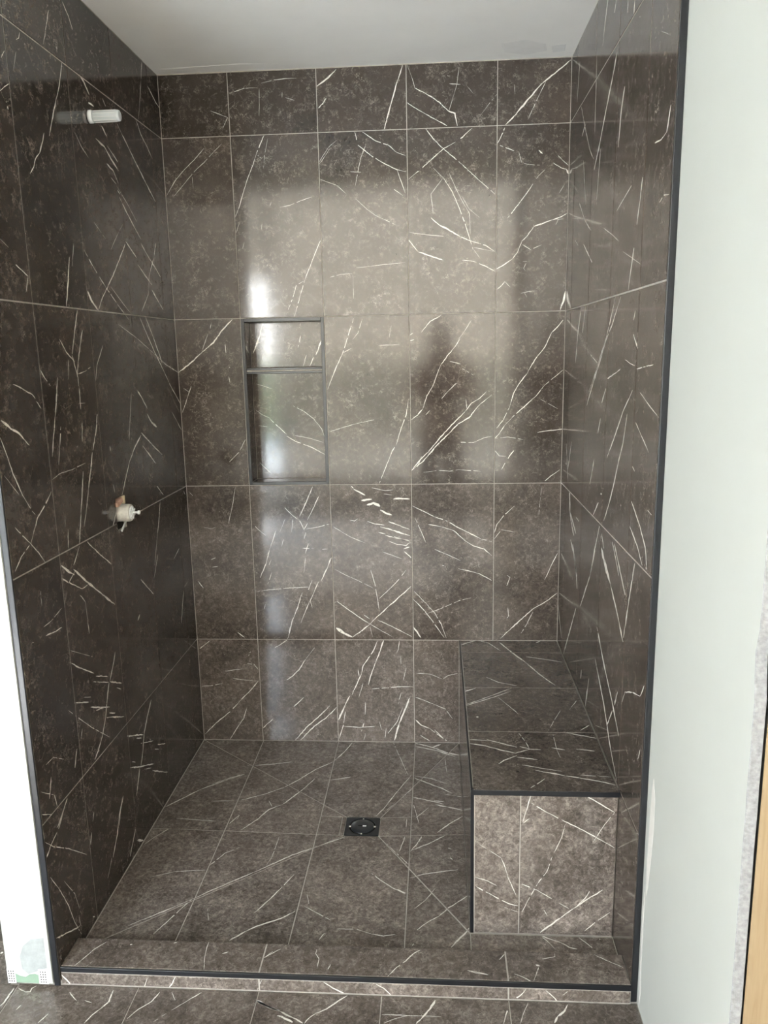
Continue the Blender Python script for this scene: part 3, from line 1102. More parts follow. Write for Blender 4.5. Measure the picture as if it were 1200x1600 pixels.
# ------------------------------------------------------------------ setting
NX0, NX1, NZ0, NZ1 = 0.2455, 0.5475, 1.0495, 1.660    # niche cell
T = TILE_T
wall_back = boxes('wall_back', [(-0.14, NX0, T, 0.12, -0.06, H_), (NX1, 1.56, T, 0.12, -0.06, H_),
    (NX0, NX1, T, 0.12, -0.06, NZ0), (NX0, NX1, T, 0.12, NZ1, H_)], GROUT, kind='structure')
cx = [0.0, 0.243, 0.550, 0.857, 1.164, W_]
for i in range(5):
    for j in range(5):
        if i == 1 and j == 2: continue
        x0, x1, z0, z1 = cx[i], cx[i+1], ROWS[j], ROWS[j+1]
        if j == 0:
            if x0 >= 1.034: continue
            x1 = min(x1, 1.034)
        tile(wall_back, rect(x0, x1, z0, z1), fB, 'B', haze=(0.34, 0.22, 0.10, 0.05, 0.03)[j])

# valve hole in the left wall
HY0, HY1, HZ0, HZ1 = -0.662, -0.588, 1.022, 1.122
wall_left = boxes('wall_left', [(-0.131, -T, HY1, T, -0.06, H_), (-0.131, -T, -1.2535, HY0, -0.004, H_),
    (-0.131, -T, HY0, HY1, -0.06, HZ0), (-0.131, -T, HY0, HY1, HZ1, H_), (-0.131, -0.1, HY0, HY1, HZ0, HZ1)], GROUT, kind='structure')
ly = [0.0, -0.109, -0.416, -0.723, -1.030, -1.2515]
for i in range(5):
    for j in range(5):
        y1, y0 = ly[i], ly[i+1]; z0, z1 = ROWS[j], ROWS[j+1]
        if i == 2 and j in (1, 2):
            g = 0.0018; y0 += g; y1 -= g; z0 += g; z1 -= g
            if j == 1: pl = [rect(y0, y1, z0, HZ0), rect(y0, HY0, HZ0, z1), rect(HY1, y1, HZ0, z1)]
            else: pl = [rect(y0, y1, HZ1, z1), rect(y0, HY0, z0, HZ1), rect(HY1, y1, z0, HZ1)]
            tile(wall_left, pl, fL, 'L', holes=True)
        else: tile(wall_left, rect(y0, y1, z0, z1), fL, 'L', gap=0.0036)
boxes('cavity_shade', [(-0.0995, -0.0985, HY0+.001, HY1-.001, HZ0+.001, HZ1-.001)], DARK, wall_left)  # dark plate stands in for the shade at the back of the hole
boxes('gap_shade', [(-0.012, -0.011, HY0, HY1, HZ0, 1.0445), (-0.012, -0.011, HY0, -0.6495, 1.0446, HZ1)], DARK, wall_left, kind='stuff')  # dark plates stand in for the shade below and beside the guard
box('edge_trim', -0.0150, -0.0002, -1.2575, -1.2518, -0.011, H_-0.002, BLACK, wall_left, bev=0.0012, label='black metal edge trim')
# painted end of the stub wall, facing the room
box('painted_end', -0.131, -0.0154, -1.2620, -1.2536, 0.0, H_-0.002, PAINT, wall_left, label='white painted drywall end')
box('mortar_strip', -0.0150, -0.0018, -1.2517, -1.2536, -0.011, H_-0.002, GROUT, wall_left)

wall_right = boxes('wall_right', [(W_+T, 1.56, -1.2415, T, -0.06, H_)], GROUT, kind='structure')
ry = [0.0, -0.113, -0.420, -0.727, -1.034, -1.2395]
for i in range(5):
    for j in range(5):
        if j == 0 and i < 4: continue
        tile(wall_right, rect(ry[i+1], ry[i], ROWS[j], ROWS[j+1]), fR, 'R', gap=0.0042)
tile(wall_right, rect(-1.034, -0.95, 0.0, ZB-0.02), fR, '')
box('edge_trim', W_+0.0002, W_+0.0150, -1.2455, -1.2398, -0.011, 3.29, BLACK, wall_right, bev=0.0012, label='black metal edge trim')

# painted drywall beyond the right trim, with its torn raw front edge
XR = W_+0.0152
bm = bmesh.new(); rnd = random.Random(3); prev = None; nseg = 90
for i in range(nseg+1):
    z = FZ + (3.28-FZ)*i/nseg
    e = -1.766 + 0.003*mnoise.noise(Vector((z*3, 1, 0))) + 0.004*mnoise.noise(Vector((z*21, 4, 0)))*(1.8 if z > 1.0 else 0.45)
    if 1.02 < z < 1.14: e += 0.010*math.sin((z-1.02)/0.12*math.pi)
    row = [bm.verts.new(p) for p in ((XR+0.016, -1.2415, z), (XR, -1.2415, z), (XR, e+0.001, z), (XR+0.0012, e-0.0005, z), (XR+0.016, e-0.004, z))]
    if prev:
        for k in range(5):
            f = bm.faces.new((prev[k], prev[(k+1) % 5], row[(k+1) % 5], row[k])); f.material_index = 1 if k in (2, 3) else 0
    else: bm.faces.new(row)
    prev = row
bm.faces.new(prev)
link('painted_drywall', mesh_of(bm, [PAINT, GYP]), wall_right, (0, 0, 0), label='white painted drywall with torn raw edge')
def smear(name, poly, f, mat, parent, **props):
    bm = bmesh.new()
    cu = sum(a for a, b in poly)/len(poly); cv = sum(b for a, b in poly)/len(poly); O = Vector(f(cu, cv, 0))
    top = [bm.verts.new(Vector(f(a, b, 0.0006))-O) for a, b in poly]
    bot = [bm.verts.new(Vector(f(cu+(a-cu)*1.12, cv+(b-cv)*1.02, 0.0))-O) for a, b in poly]
    bm.faces.new(top)
    for i in range(len(poly)): bm.faces.new((bot[i], bot[(i+1) % len(poly)], top[(i+1) % len(poly)], top[i]))
    return link(name, mesh_of(bm, mat), parent, O, **props)
fP = lambda u, v, h: (XR-h, u, v)
smear('filler_smear', [(-1.285, 0.60), (-1.30, 0.56), (-1.303, 0.50), (-1.296, 0.42), (-1.283, 0.33), (-1.272, 0.30), (-1.268, 0.38), (-1.272, 0.50), (-1.276, 0.57)], fP, MUD, wall_right, label='beige filler smear')
smear('filler_smear', [(-1.262, 0.30), (-1.264, 0.12), (-1.270, 0.04), (-1.262, -0.008), (-1.256, 0.05), (-1.255, 0.25)], fP, MUD, wall_right, label='beige filler smear')
# the stud wall behind it, further forward
boxes('wall_right', [(1.47, 1.62, -2.6, -1.2417, -0.06, 3.3)], PAINT, kind='structure')
o = empty('wooden_board', (1.455, -2.0, FZ), 'bare tan wooden board standing at the right beside the torn drywall edge', 'board')
box('board', 1.4425, 1.4690, -2.35, -1.772, FZ, 2.2, WOOD, o, bev=0.002)

ceiling = boxes('ceiling', [(-0.131, 1.56, -1.252, 0.12, H_+0.0005, H_+0.06)], PRIMED, kind='structure')
boxes('wall_front', [(-0.131, -0.10, -1.2525, 0.42, H_+0.061, 3.3), (-0.131, 1.47, -1.262, -1.2525, H_+0.0005, 3.3)], PAINT, kind='structure')
fC = lambda u, v, h: (u, v, H_+0.0005-h)
smear('filler_smear', [(1.17, -0.14), (1.24, -0.16), (1.30, -0.12), (1.31, -0.06), (1.25, -0.03), (1.19, -0.06)], fC, CMUD, ceiling)
smear('filler_smear', [(1.33, -0.10), (1.37, -0.11), (1.375, -0.05), (1.34, -0.04)], fC, BEAD, ceiling)
smear('filler_smear', [(0.05, -0.05), (0.3, -0.065), (0.45, -0.05), (0.42, -0.015), (0.05, -0.012)], fC, PRIMED, ceiling)
# outer room
boxes('ceiling', [(-1.85, 2.75, -4.62, 0.42, 3.3, 3.4)], PAINT, kind='structure')
boxes('wall_side', [(-1.85, -1.70, -4.62, 0.42, -0.06, 3.3)], PAINT, kind='structure')
boxes('wall_entry', [(1.6202, 2.60, -2.6, -2.45, -0.06, 3.3), (2.60, 2.75, -4.62, -2.45, -0.06, 3.3)], PAINT, kind='structure')
boxes('wall_alcove', [(-1.70, -0.1312, 0.121, 0.26, -0.06, 3.3)], PAINT, kind='structure')
boxes('wall_rear', [(-1.70, WX0, WY-0.14, WY, -0.06, 3.3), (WX1, 2.60, WY-0.14, WY, -0.06, 3.3), (WX0, WX1, WY-0.14, WY, -0.06, WZ0), (WX0, WX1, WY-0.14, WY, WZ1, 3.3)], PAINT, kind='structure')
win = boxes('window_1', [(WX0, WX0+.05, WY-.1, WY-.04, WZ0, WZ1), (WX1-.05, WX1, WY-.1, WY-.04, WZ0, WZ1), (WX0+.05, WX1-.05, WY-.1, WY-.04, WZ0, WZ0+.05), (WX0+.05, WX1-.05, WY-.1, WY-.04, WZ1-.05, WZ1)], BEAD, kind='structure')
MX = -0.58
box('mullion', MX-0.03, MX+0.03, WY-.1, WY-.04, WZ0+.05, WZ1-.05, BEAD, win)
box('pane', WX0+.05, MX-.03, WY-.072, WY-.068, WZ0+.05, WZ1-.05, GLASS, win)
box('pane', MX+.03, WX1-.05, WY-.072, WY-.068, WZ0+.05, WZ1-.05, GLASS, win)
box('dimming_sheet', MX+.01, WX1+.02, WY+.0, WY+.004, WZ0-.02, WZ1+.02, SHEER, win, label='translucent sheet added to dim the wide pane')  # added out of view to dim this pane's glare in the tiles
bm = bmesh.new()          # unseen green mass added across the yard to dim the horizon
nx, nz = 120, 10; gv = {}
for side in (0, 1):
    for i in range(nx+1):
        for j in range(nz+1):
            q = Vector((-18+36*i/nx, -15+side*1.2, -0.4+1.75*j/nz)); d = mnoise.fractal(q*1.7, 1.0, 2.0, 4)*0.35
            gv[side, i, j] = bm.verts.new(q+Vector((0.3*d, (1 if side else -1)*d, 0.5*d*(j == nz))))
for i in range(nx):
    for j in range(nz):
        for s in (0, 1): bm.faces.new((gv[s, i, j], gv[s, i+1, j], gv[s, i+1, j+1], gv[s, i, j+1]))
    bm.faces.new((gv[0, i, nz], gv[0, i+1, nz], gv[1, i+1, nz], gv[1, i, nz]))
link('added_hedge', mesh_of(bm, ADDED_HEDGE), None, (0, 0, 0), label='green mass added far outside the window to dim the horizon', category='added_hedge')
box('upper_dimming_sheet', WX0+.02, MX+.01, WY+.0, WY+.004, 2.20, WZ1+.02, SHEER, win, label='translucent sheet added to dim the top of the left pane')  # added out of view to dim the high sky in this pane
boxes('ground', [(-40, 40, -60, 20, -0.5, -0.3)], PATIO, kind='structure')

# bathroom floor
def fO(u, v, h): return (u, v, FZ+h)
floor = boxes('floor', [(-1.70, 1.47, -2.6, -1.2501, -0.1, FZ-T), (-1.70, 2.60, -4.5, -2.6, -0.1, FZ-T), (-1.70, -0.1312, -1.2501, 0.121, -0.1, FZ-T)], GROUT, kind='structure')
ox = [-1.70, -1.336, -1.029, -0.722, -0.415, -0.110, 0.199, 0.504, 0.809, 1.118, 1.425, 1.732, 2.039, 2.346, 2.60]
oy = [-1.2503, -1.72, -2.33, -2.94, -3.55, -4.16, -4.5]
for i in range(len(ox)-1):
    x0, x1 = ox[i], ox[i+1]
    for j in range(len(oy)-1):
        y1, y0 = oy[j], oy[j+1]
        if (j == 0 and x1 <= -0.10) or (x0 > 1.42 and j < 2): continue
        if x0 > 1.42: y1 = min(y1, -2.605)
        xx1 = min(x1, XR-0.0005) if (x1 > 1.4 and j == 0) else x1
        tile(floor, rect(x0, xx1, y0, y1), fO, 'O')
    if x1 <= -0.10:
        xe = x1 if x1 < -0.132 else -0.1325
        tile(floor, rect(x0, x1, -1.72, -1.2545), fO, 'O')
        tile(floor, rect(x0, xe, -1.2545, -1.11), fO, 'O', gap=0.0)
        tile(floor, rect(x0, xe, -1.11, -0.50), fO, '')
        tile(floor, rect(x0, xe, -0.50, 0.12), fO, '')

bm = bmesh.new(); nx, ny = 40, 40; gv = {}
for i in range(nx+1):
    for j in range(ny+1):
        x = -1.5+2.9*i/nx; y = -4.4+2.4*j/ny
        gv[i, j] = bm.verts.new((x, y, FZ+0.004+0.010*abs(mnoise.fractal(Vector((x*2.2, y*2.2, 0)), 1.0, 2.0, 4))))
for i in range(nx):
    for j in range(ny): bm.faces.new((gv[i, j], gv[i+1, j], gv[i+1, j+1], gv[i, j+1])).smooth = True
link('bounce_cloth', mesh_of(bm, CLOTH), None, (0, 0, 0), label='pale cloth added on the unseen floor to bounce sunlight up to the ceiling', category='bounce cloth')  # added behind the camera so sunlight bounces onto the shower ceiling

# shower pan: four planes falling to the drain
DX0, DX1, DY0, DY1, DZ = 0.640, 0.755, -0.606, -0.503, -0.012
PX1, PY0 = 1.034, -1.147
regs = {'back': ([(0, 0), (DX0, DY1), (DX1, DY1), (PX1, 0)], lambda u, v: DZ*v/DY1),
        'right': ([(PX1, 0), (DX1, DY1), (DX1, DY0), (PX1, -1.045), ], lambda u, v: DZ*(PX1-u)/(PX1-DX1)),
        'left': ([(0, 0), (0, PY0), (DX0, DY0), (DX0, DY1)], lambda u, v: DZ*u/DX0),
        'front': ([(0, PY0), (PX1, PY0), (PX1, -1.045), (DX1, DY0), (DX0, DY0)], lambda u, v: max(DZ, min(0.0, DZ*(PY0-v)/(PY0-DY0))))}
pan = empty('shower_pan', (0.5, -0.6, -0.013), 'sloped shower floor of dark veined tiles falling to a black square drain', 'shower floor')
bm = bmesh.new()
for k, (pl, fz) in regs.items():
    bm.faces.new([bm.verts.new((u-0.5, v+0.6, fz(u, v)-T+0.013)) for u, v in pl])
bm.faces.new([bm.verts.new((u-0.5, v+0.6, -T+0.013)) for u, v in rect(PX1, W_, PY0, -1.03)])
ext = bmesh.ops.extrude_face_region(bm, geom=list(bm.faces))
for e in ext['geom']:
    if isinstance(e, bmesh.types.BMVert): e.co.z = -0.02
for xa, xb, ya, yb, zt in ((-T, W_+T, PY0, T, -0.0185), (-T, 0.0005, PY0, T, -0.001), (W_, W_+T, PY0, T, -0.001), (0.0005, PX1, -0.0005, T, -0.001)):
    add_box(bm, xa-0.5, xb-0.5, ya+0.6, yb+0.6, -0.055, zt+0.0131)
link('mortar_bed', mesh_of(bm, GROUT), pan, (0.5, -0.6, -0.013))
px = [0.0, 0.245, 0.551, 0.859, PX1]
cells = []
for i in range(4):
    cells.append(rect(px[i], px[i+1], PY0+0.001, -0.606))
    if i != 2: cells.append(rect(px[i], px[i+1], -0.606, 0))
cells += [rect(0.551, 0.859, -0.503, 0), rect(0.551, 0.625, -0.606, -0.503), rect(0.625, 0.640, -0.606, -0.503), rect(0.755, 0.859, -0.606, -0.503)]
for c in cells:
    for k, (pl, fz) in regs.items():
        q = list(pl) if area(pl) > 0 else list(reversed(pl))
        q = clip(c, q)
        if len(q) < 3 or area(q) < 3e-4: continue
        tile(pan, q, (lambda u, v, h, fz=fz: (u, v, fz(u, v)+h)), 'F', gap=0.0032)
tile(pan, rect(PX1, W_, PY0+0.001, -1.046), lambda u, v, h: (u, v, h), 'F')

# drain
dr = empty('shower_drain', ((DX0+DX1)/2, (DY0+DY1)/2, DZ-0.004), 'small square black floor drain with a round grate, set in the shower floor tiles', 'drain')
dx, dy = (DX0+DX1)/2, (DY0+DY1)/2
def ngon_plate(bm, hx, hy, r, z0, z1, seg=40):
    """square plate with a round hole"""
    a = []; b = []
    for i in range(seg):
        t = 2*math.pi*(i+0.5)/seg; c, s = math.cos(t), math.sin(t); k = 1/max(abs(c)/hx, abs(s)/hy)
        a.append((c*k, s*k)); b.append((c*r, s*r))
    A = [[bm.verts.new((x, y, z)) for x, y in a] for z in (z0, z1)]; B = [[bm.verts.new((x, y, z)) for x, y in b] for z in (z0, z1)]
    for i in range(seg):
        j = (i+1) % seg
        bm.faces.new((A[1][i], A[1][j], B[1][j], B[1][i])); bm.faces.new((A[0][i], B[0][i], B[0][j], A[0][j]))
        bm.faces.new((A[0][i], A[0][j], A[1][j], A[1][i])); bm.faces.new((B[0][i], B[1][i], B[1][j], B[0][j]))
bm = bmesh.new(); ngon_plate(bm, (DX1-DX0)/2-.0012, (DY1-DY0)/2-.0012, 0.045, 0.001, 0.0045)
link('frame', mesh_of(bm, GRATE), dr, (dx, dy, DZ-0.004))
bm = bmesh.new(); revolve(bm, [(0.001, 0.0385), (0.0040, 0.0385), (0.0052, 0.0370), (0.0058, 0.020)], Matrix.Identity(4), 40)
gr = link('grate', mesh_of(bm, GRATE), dr, (dx, dy, DZ-0.004))
for k in range(4):
    m4 = Matrix.Rotation(k*math.pi/2, 4, 'Z')
    bm = bmesh.new(); add_box(bm, 0.037, 0.0465, -0.0022, 0.0022, 0.002, 0.0044)
    bmesh.ops.transform(bm, matrix=m4, verts=bm.verts)
    link('bridge', mesh_of(bm, PLASTIC), dr, (dx, dy, DZ-0.004))
bm = bmesh.new(); revolve(bm, [(0.0, 0.0449), (0.0008, 0.0449)], Matrix.Identity(4), 30)
link('dark_well', mesh_of(bm, DARK), dr, (dx, dy, DZ-0.004))
box('finger_slot', dx-0.015, dx+0.002, dy-0.001, dy+0.004, DZ+0.0005, DZ+0.0021, DARK, gr)
box('finger_slot', dx+0.001, dx+0.013, dy-0.0035, dy+0.0035, DZ+0.0005, DZ+0.0023, BEAD, gr, bev=0.0004, label='small pale mark')  # pale oval mark at the middle of the grate

# curb
curb = empty('shower_curb', (0.7, -1.2, FZ), 'low tiled curb across the shower entrance with a black metal front edge', 'curb')
box('curb_core', 0.001, W_-0.001, -1.2484, -1.149, -0.06, 0.037-T, GROUT, curb)
def fU(u, v, h): return (u, v, 0.037+h)
def fV(u, v, h): return (u, -1.25-h, v)
def fI(u, v, h): return (u, PY0+0.0005+h-0.0005, v)
for a, b in zip([0.0, 0.505, 1.117], [0.505, 1.117, W_]):
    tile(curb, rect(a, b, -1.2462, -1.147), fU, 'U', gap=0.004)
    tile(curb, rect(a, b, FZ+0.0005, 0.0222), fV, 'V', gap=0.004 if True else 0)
    tile(curb, rect(a, b, 0.0005, 0.036), lambda u, v, h: (u, -1.1475+h, v), '')
box('edge_trim', 0.001, W_-0.001, -1.2508, -1.2466, 0.0232, 0.0373, BLACK, curb, bev=0.0010, label='black metal edge trim')

# bench
BX, BY, BT = 1.034, -1.045, -1.062
bench = empty('shower_bench', (1.22, -0.53, 0.0), 'built-in tiled shower bench with black metal edges in the right corner', 'bench')
box('bench_core', BX+T, W_-0.001, BY+T, -0.001, 0.0001, ZB-T, GROUT, bench)
def fT(u, v, h): return (u, v, ZB+h)
def fQ(u, v, h): return (u, BY-h, v)
def fS(u, v, h): return (BX-h, u, v)
by = [-0.001, -0.122, -0.433, -0.742, BT+0.003]
for a, b in zip(by, by[1:]): tile(bench, rect(BX+0.005, W_-0.0005, b, a), fT, 'T', gap=0.0042)
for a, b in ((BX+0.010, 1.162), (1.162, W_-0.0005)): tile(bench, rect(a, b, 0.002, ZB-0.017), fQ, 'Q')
for a, b in ((BY+0.003, -0.742), (-0.742, -0.433), (-0.433, -0.122), (-0.122, -0.001)): tile(bench, rect(a, b, 0.002, ZB-0.012), fS, '')
box('edge_trim', BX, W_-0.0005, BT, BT+0.0025, ZB-0.0135, ZB+0.0004, BLACK, bench, bev=0.0008, label='black metal front edge')
box('nosing', BX+0.002, W_-0.0005, BT+0.0026, BY-0.0002, ZB-0.0135, ZB-T-0.0002, BLACK, bench)
box('edge_trim', BX-0.0002, BX+0.0045, BT+0.0026, -0.001, ZB-0.010, ZB+0.0004, BLACK, bench, bev=0.0008, label='black metal side edge')
box('edge_trim', BX-0.0004, BX+0.0085, BY-0.0010, BY+0.0028, 0.002, ZB-0.014, BLACK, bench, bev=0.0008, label='black metal corner edge')

# niche
nz = empty('shower_niche', (0.3965, 0.045, NZ0), 'recessed wall niche framed in black metal with one thin shelf', 'niche')
ND = 0.09
boxes('niche_box', [(NX0+.0005, NX0+.009, 0.004, ND+.004, NZ0+.0005, NZ1-.0005), (NX1-.009, NX1-.0005, 0.004, ND+.004, NZ0+.0005, NZ1-.0005),
    (NX0+.009, NX1-.009, 0.004, ND+.004, NZ0+.0005, NZ0+.009), (NX0+.009, NX1-.009, 0.004, ND+.004, NZ1-.009, NZ1-.0005), (NX0+.009, NX1-.009, ND+T, ND+.004, NZ0+.009, NZ1-.009)], GROUT, nz)
ix0, ix1, iz0, iz1, SH = NX0+0.0105, NX1-0.0105, NZ0+0.0105, NZ1-0.0105, 1.472
SB, ST = 1.4625, 1.4840
fN = lambda u, v, h: (u, ND-h, v)
tile(nz, rect(ix0, ix1, iz0, SB), fN, 'N', gap=0.001); tile(nz, rect(ix0, ix1, ST, iz1), fN, 'N', gap=0.001)
for z0, z1 in ((iz0, SB), (ST, iz1)):
    tile(nz, rect(0.005, ND-0.001, z0, z1), lambda u, v, h: (ix0+h, u, v), '', gap=0.001)
    tile(nz, rect(0.005, ND-0.001, z0, z1), lambda u, v, h: (ix1-h, u, v), '', gap=0.001)
tile(nz, rect(ix0+.001, ix1-.001, 0.005, ND-0.001), lambda u, v, h: (u, v, iz0+h), '', gap=0.001)
tile(nz, rect(ix0+.001, ix1-.001, 0.005, ND-0.001), lambda u, v, h: (u, v, iz1-h), '', gap=0.001)
F = 0.011
e = 0.0012
box('frame_trim', NX0-e, NX0+F, -0.0012, 0.0038, NZ0-e, NZ1+e, BLACK, nz, bev=0.001)
box('frame_trim', NX1-F, NX1+e, -0.0012, 0.0038, NZ0-e, NZ1+e, BLACK, nz, bev=0.001)
box('frame_trim', NX0+F, NX1-F, -0.0012, 0.0038, NZ0-e, NZ0+F, BLACK, nz, bev=0.001)
box('frame_trim', NX0+F, NX1-F, -0.0012, 0.0038, NZ1-F, NZ1+e, BLACK, nz, bev=0.001)
sh = box('shelf', ix0+.0005, ix1-.0005, 0.0062, ND-0.0005, SB+.001, ST-.001, TILE, nz)
box('shelf_trim', NX0+F, NX1-F, 0.0, 0.0060, SB, SB+0.0085, BLACK, sh, bev=0.0015)
box('shelf_trim', NX0+F, NX1-F, 0.0, 0.0060, ST-0.0085, ST, BLACK, sh, bev=0.0015)
box('shelf_bead', NX0+F, NX1-F, 0.0020, 0.0062, SB+0.0086, ST-0.0086, GROUT, sh)

# shower arm stub (capped test pipe) on the left wall
ps = empty('shower_pipe_stub', (0.0, -0.608, 2.185), 'short capped white plastic pipe stub sticking out of the left tiled wall', 'pipe')
MXr = Matrix.Translation(Vector((0, 0, 0))) @ Matrix.Rotation(math.radians(90), 4, 'Y')
bm = bmesh.new(); revolve(bm, [(-0.0012, 0.0172), (0.006, 0.0172), (0.0072, 0.0160), (0.0100, 0.0158)], MXr, 32)
link('collar', mesh_of(bm, PVC), ps, (0.0025, -0.608, 2.185))
bm = bmesh.new(); revolve(bm, [(0.0, 0.0150), (0.055, 0.0150), (0.062, 0.0152), (0.071, 0.0148), (0.0745, 0.0135), (0.0755, 0.011)], MXr, 32)
cp = link('cap', mesh_of(bm, CAPTUBE), ps, (0.0126, -0.608, 2.185), label='cloudy clear plastic cap')
bm = bmesh.new()
for k in range(10):
    t = 2*math.pi*k/10; vs0 = len(bm.verts); add_box(bm, 0.004, 0.066, -0.0006, 0.0006, 0.0149, 0.0160)
    bm.verts.ensure_lookup_table(); bmesh.ops.transform(bm, matrix=Matrix.Rotation(t, 4, 'X'), verts=bm.verts[vs0:])
link('rib', mesh_of(bm, PVC), cp, (0.0126, -0.608, 2.185), kind='stuff')
bm = bmesh.new(); revolve(bm, [(0.0, 0.0105), (0.058, 0.0105), (0.060, 0.009)], MXr, 28)
link('threaded_pipe', mesh_of(bm, PLASTIC), ps, (0.0005, -0.608, 2.185))

# shower valve rough-in
vy, vz = -0.622, 1.072
sv = empty('shower_valve', (0.0, vy, vz), 'unfinished shower valve with grey white plaster guard in a rough hole in left wall', 'valve')
bm = bmesh.new(); revolve(bm, [(-0.09, 0.0265), (0.024, 0.0265), (0.0285, 0.0255), (0.0300, 0.0235)], MXr, 32)
gd = link('plaster_guard', mesh_of(bm, PLASTIC), sv, (0.0, vy, vz))
bm = bmesh.new(); revolve(bm, [(0.0, 0.0205), (0.0025, 0.0205), (0.0030, 0.0190)], MXr, 32)
for k in range(3):
    vs0 = len(bm.verts); add_box(bm, 0.0028, 0.006, -0.0015, 0.0015, -0.018, 0.018)
    bm.verts.ensure_lookup_table(); bmesh.ops.transform(bm, matrix=Matrix.Rotation(k*math.pi/3, 4, 'X'), verts=bm.verts[vs0:])
link('face_plate', mesh_of(bm, PVC), gd, (0.0302, vy, vz))
bm = bmesh.new(); revolve(bm, [(0.0, 0.0042), (0.014, 0.0036), (0.016, 0.0060), (0.0215, 0.0060), (0.0225, 0.004)], MXr, 20)
link('stem', mesh_of(bm, PVC), sv, (0.034, vy, vz+0.001))
def tilted(name, sx, sy, sz, loc, rot, mat, parent):
    bm = bmesh.new(); add_box(bm, -sx/2, sx/2, -sy/2, sy/2, -sz/2, sz/2, 0, 0.0006)
    m = Matrix.Rotation(rot[0], 4, 'X') @ Matrix.Rotation(rot[1], 4, 'Y')
    bmesh.ops.transform(bm, matrix=m, verts=bm.verts)
    return link(name, mesh_of(bm, mat), parent, loc)
tilted('wood_offcut', 0.020, 0.040, 0.014, (-0.004, -0.640, 1.1075), (0.25, 0), SHIM, sv)
tilted('wood_offcut', 0.018, 0.013, 0.024, (-0.004, -0.607, 1.1095), (-0.08, 0), SHIM2, sv)
tilted('broken_tile_chip', 0.004, 0.045, 0.006, (0.001, -0.618, 1.030), (0.55, 0), PVC, sv)
# foot of the stub wall: perforated corner beads, bare green board, filler
for bx0, bx1 in ((-0.131, -0.110), (-0.050, -0.026)):
    bd = box('corner_bead', bx0, bx1, -1.2628, -1.2621, -0.002, 0.040, BEAD, wall_left, label='white perforated corner bead')
    bm = bmesh.new()
    for i in range(3):
        for j in range(5):
            c = Vector(((bx0+bx1)/2 + (i-1)*0.006, -1.2631, 0.004+j*0.0072))
            vs = [bm.verts.new(c+Vector((0.0018*math.cos(t*math.pi/4), 0, 0.0020*math.sin(t*math.pi/4)))) for t in range(8)]
            bm.faces.new(vs)
    link('bead_hole', mesh_of(bm, DARK), bd, (0, 0, 0), kind='stuff')
fE = lambda u, v, h: (u, -1.262-h, v)
smear('green_board', [(-0.109, 0.0), (-0.051, 0.0), (-0.051, 0.022), (-0.062, 0.026), (-0.074, 0.024), (-0.084, 0.016), (-0.097, 0.019), (-0.109, 0.026)], fE, GREEN, wall_left, label='bare green drywall')
smear('filler_smear', [(-0.030, 0.045), (-0.075, 0.026), (-0.088, 0.040), (-0.090, 0.075), (-0.080, 0.105), (-0.060, 0.125), (-0.030, 0.130)], fE, PATCH, wall_left, label='grey filler patch')

# the person taking the picture, seen only as a soft dark reflection in the glazed tiles
def skin_mesh(name, verts, edges, mat, parent, loc, root=0, sub=2):
    me = bpy.data.meshes.new(name); me.from_pydata([v[:3] for v in verts], edges, [])
    me.materials.append(mat)
    o = link(name, me, parent, loc)
    o.modifiers.new('skin', 'SKIN').use_smooth_shade = True
    for i, v in enumerate(verts):
        r = v[3]; me.skin_vertices[0].data[i].radius = r if isinstance(r, tuple) else (r, r)
        me.skin_vertices[0].data[i].use_root = (i == root)
    s = o.modifiers.new('subdivision', 'SUBSURF'); s.levels = s.render_levels = sub
    return o
PP = (0.99, -3.24, FZ+0.014)
person = empty('person', PP, 'person in maroon shirt and jeans holding a phone, reflected in the back wall', 'person')
V = [(0, 0, .93, (.145, .105)), (0, -.01, 1.10, (.135, .10)), (0, 0, 1.28, (.155, .11)), (0, -.005, 1.40, (.12, .085)), (0, .0, 1.47, .056), (0, .015, 1.52, .055),
     (0, .03, 1.575, (.070, .082)), (0, .025, 1.64, (.078, .094)), (0, .015, 1.70, (.062, .075))]
E = [(i, i+1) for i in range(8)]
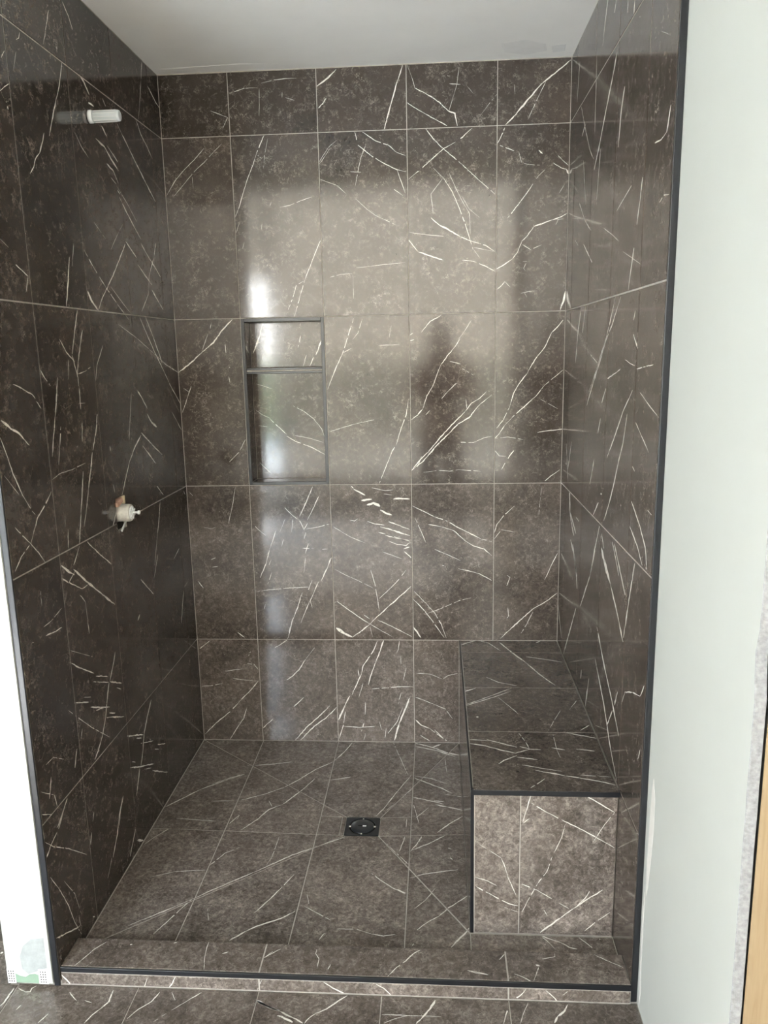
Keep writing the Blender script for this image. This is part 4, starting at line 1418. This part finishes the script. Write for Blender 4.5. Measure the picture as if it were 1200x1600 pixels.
for s in (-1, 1):
    b = len(V)
    V += [(s*.165, -.005, 1.385, .058), (s*.215, .03, 1.25, .047), (s*.235, .075, 1.13, .042), (s*.165, .16, 1.28, .036), (s*.100, .225, 1.41, .026), (s*.085, .250, 1.455, (.034, .018))]
    E += [(3, b)] + [(b+i, b+i+1) for i in range(5)]
    for k in range(4):
        c = len(V); zz = 1.470+.017*k; ln = (.8, .95, 1.0, .9)[k]
        V += [(s*.086, .262, zz-.004, .0095), (s*(.080), .262+.022*ln, zz, .0085), (s*(.062-.012*ln), .262+.030*ln, zz+.001, .0075)]
        E += [(b+5, c), (c, c+1), (c+1, c+2)]
    c = len(V)
    V += [(s*.070, .238, 1.478, .011), (s*.052, .240, 1.497, .0095), (s*.040, .246, 1.512, .008)]
    E += [(b+5, c), (c, c+1), (c+1, c+2)]
    b = len(V)
    V += [(s*.088, 0, .86, .088), (s*.098, .01, .66, .072), (s*.105, .02, .47, .055), (s*.11, 0, .28, .050), (s*.112, -.01, .09, .036), (s*.118, .09, .035, (.034, .028))]
    E += [(0, b)] + [(b+i, b+i+1) for i in range(5)]
body = skin_mesh('body', V, E, SKIN, person, PP)
VS = [(0, 0, .90, (.158, .118)), (0, -.01, 1.10, (.150, .115)), (0, 0, 1.28, (.170, .125)), (0, -.005, 1.41, (.130, .095)), (0, 0, 1.445, (.075, .07))]
ES = [(i, i+1) for i in range(4)]
for s in (-1, 1):
    b = len(VS); VS += [(s*.168, -.005, 1.388, .070), (s*.215, .03, 1.25, .060), (s*.228, .062, 1.165, .056)]; ES += [(3, b), (b, b+1), (b+1, b+2)]
skin_mesh('shirt', VS, ES, SHIRT, person, PP)
VT = [(0, 0, .96, (.150, .112)), (0, 0, .90, (.155, .115))]; ET = [(0, 1)]
for s in (-1, 1):
    b = len(VT); VT += [(s*.090, 0, .84, .100), (s*.098, .01, .66, .084), (s*.105, .02, .47, .068), (s*.11, 0, .28, .064), (s*.112, -.01, .10, .058)]; ET += [(1, b)] + [(b+i, b+i+1) for i in range(4)]
skin_mesh('trousers', VT, ET, DENIM, person, PP)
for s in (-1, 1): skin_mesh('shoe', [(s*.112, -.045, .048, (.040, .044)), (s*.114, .03, .045, (.044, .042)), (s*.120, .12, .034, (.042, .030)), (s*.122, .165, .026, (.030, .022))], [(0, 1), (1, 2), (2, 3)], SHOE, person, PP)
skin_mesh('hair', [(0, -.045, 1.58, (.055, .040)), (0, -.04, 1.66, (.080, .060)), (0, 0, 1.725, (.070, .062)), (0, .05, 1.715, (.055, .035))], [(0, 1), (1, 2), (2, 3)], HAIR, person, PP)
skin_mesh('nose', [(0, .112, 1.640, .010), (0, .126, 1.612, .014)], [(0, 1)], SKIN, person, PP)
ph = box('phone', 0.9516-0.042, 0.9516+0.042, -2.945, -2.935, 1.470, 1.615, BLACK, None, bev=0.003, label='black phone held upright in both hands behind the view point', category='phone')
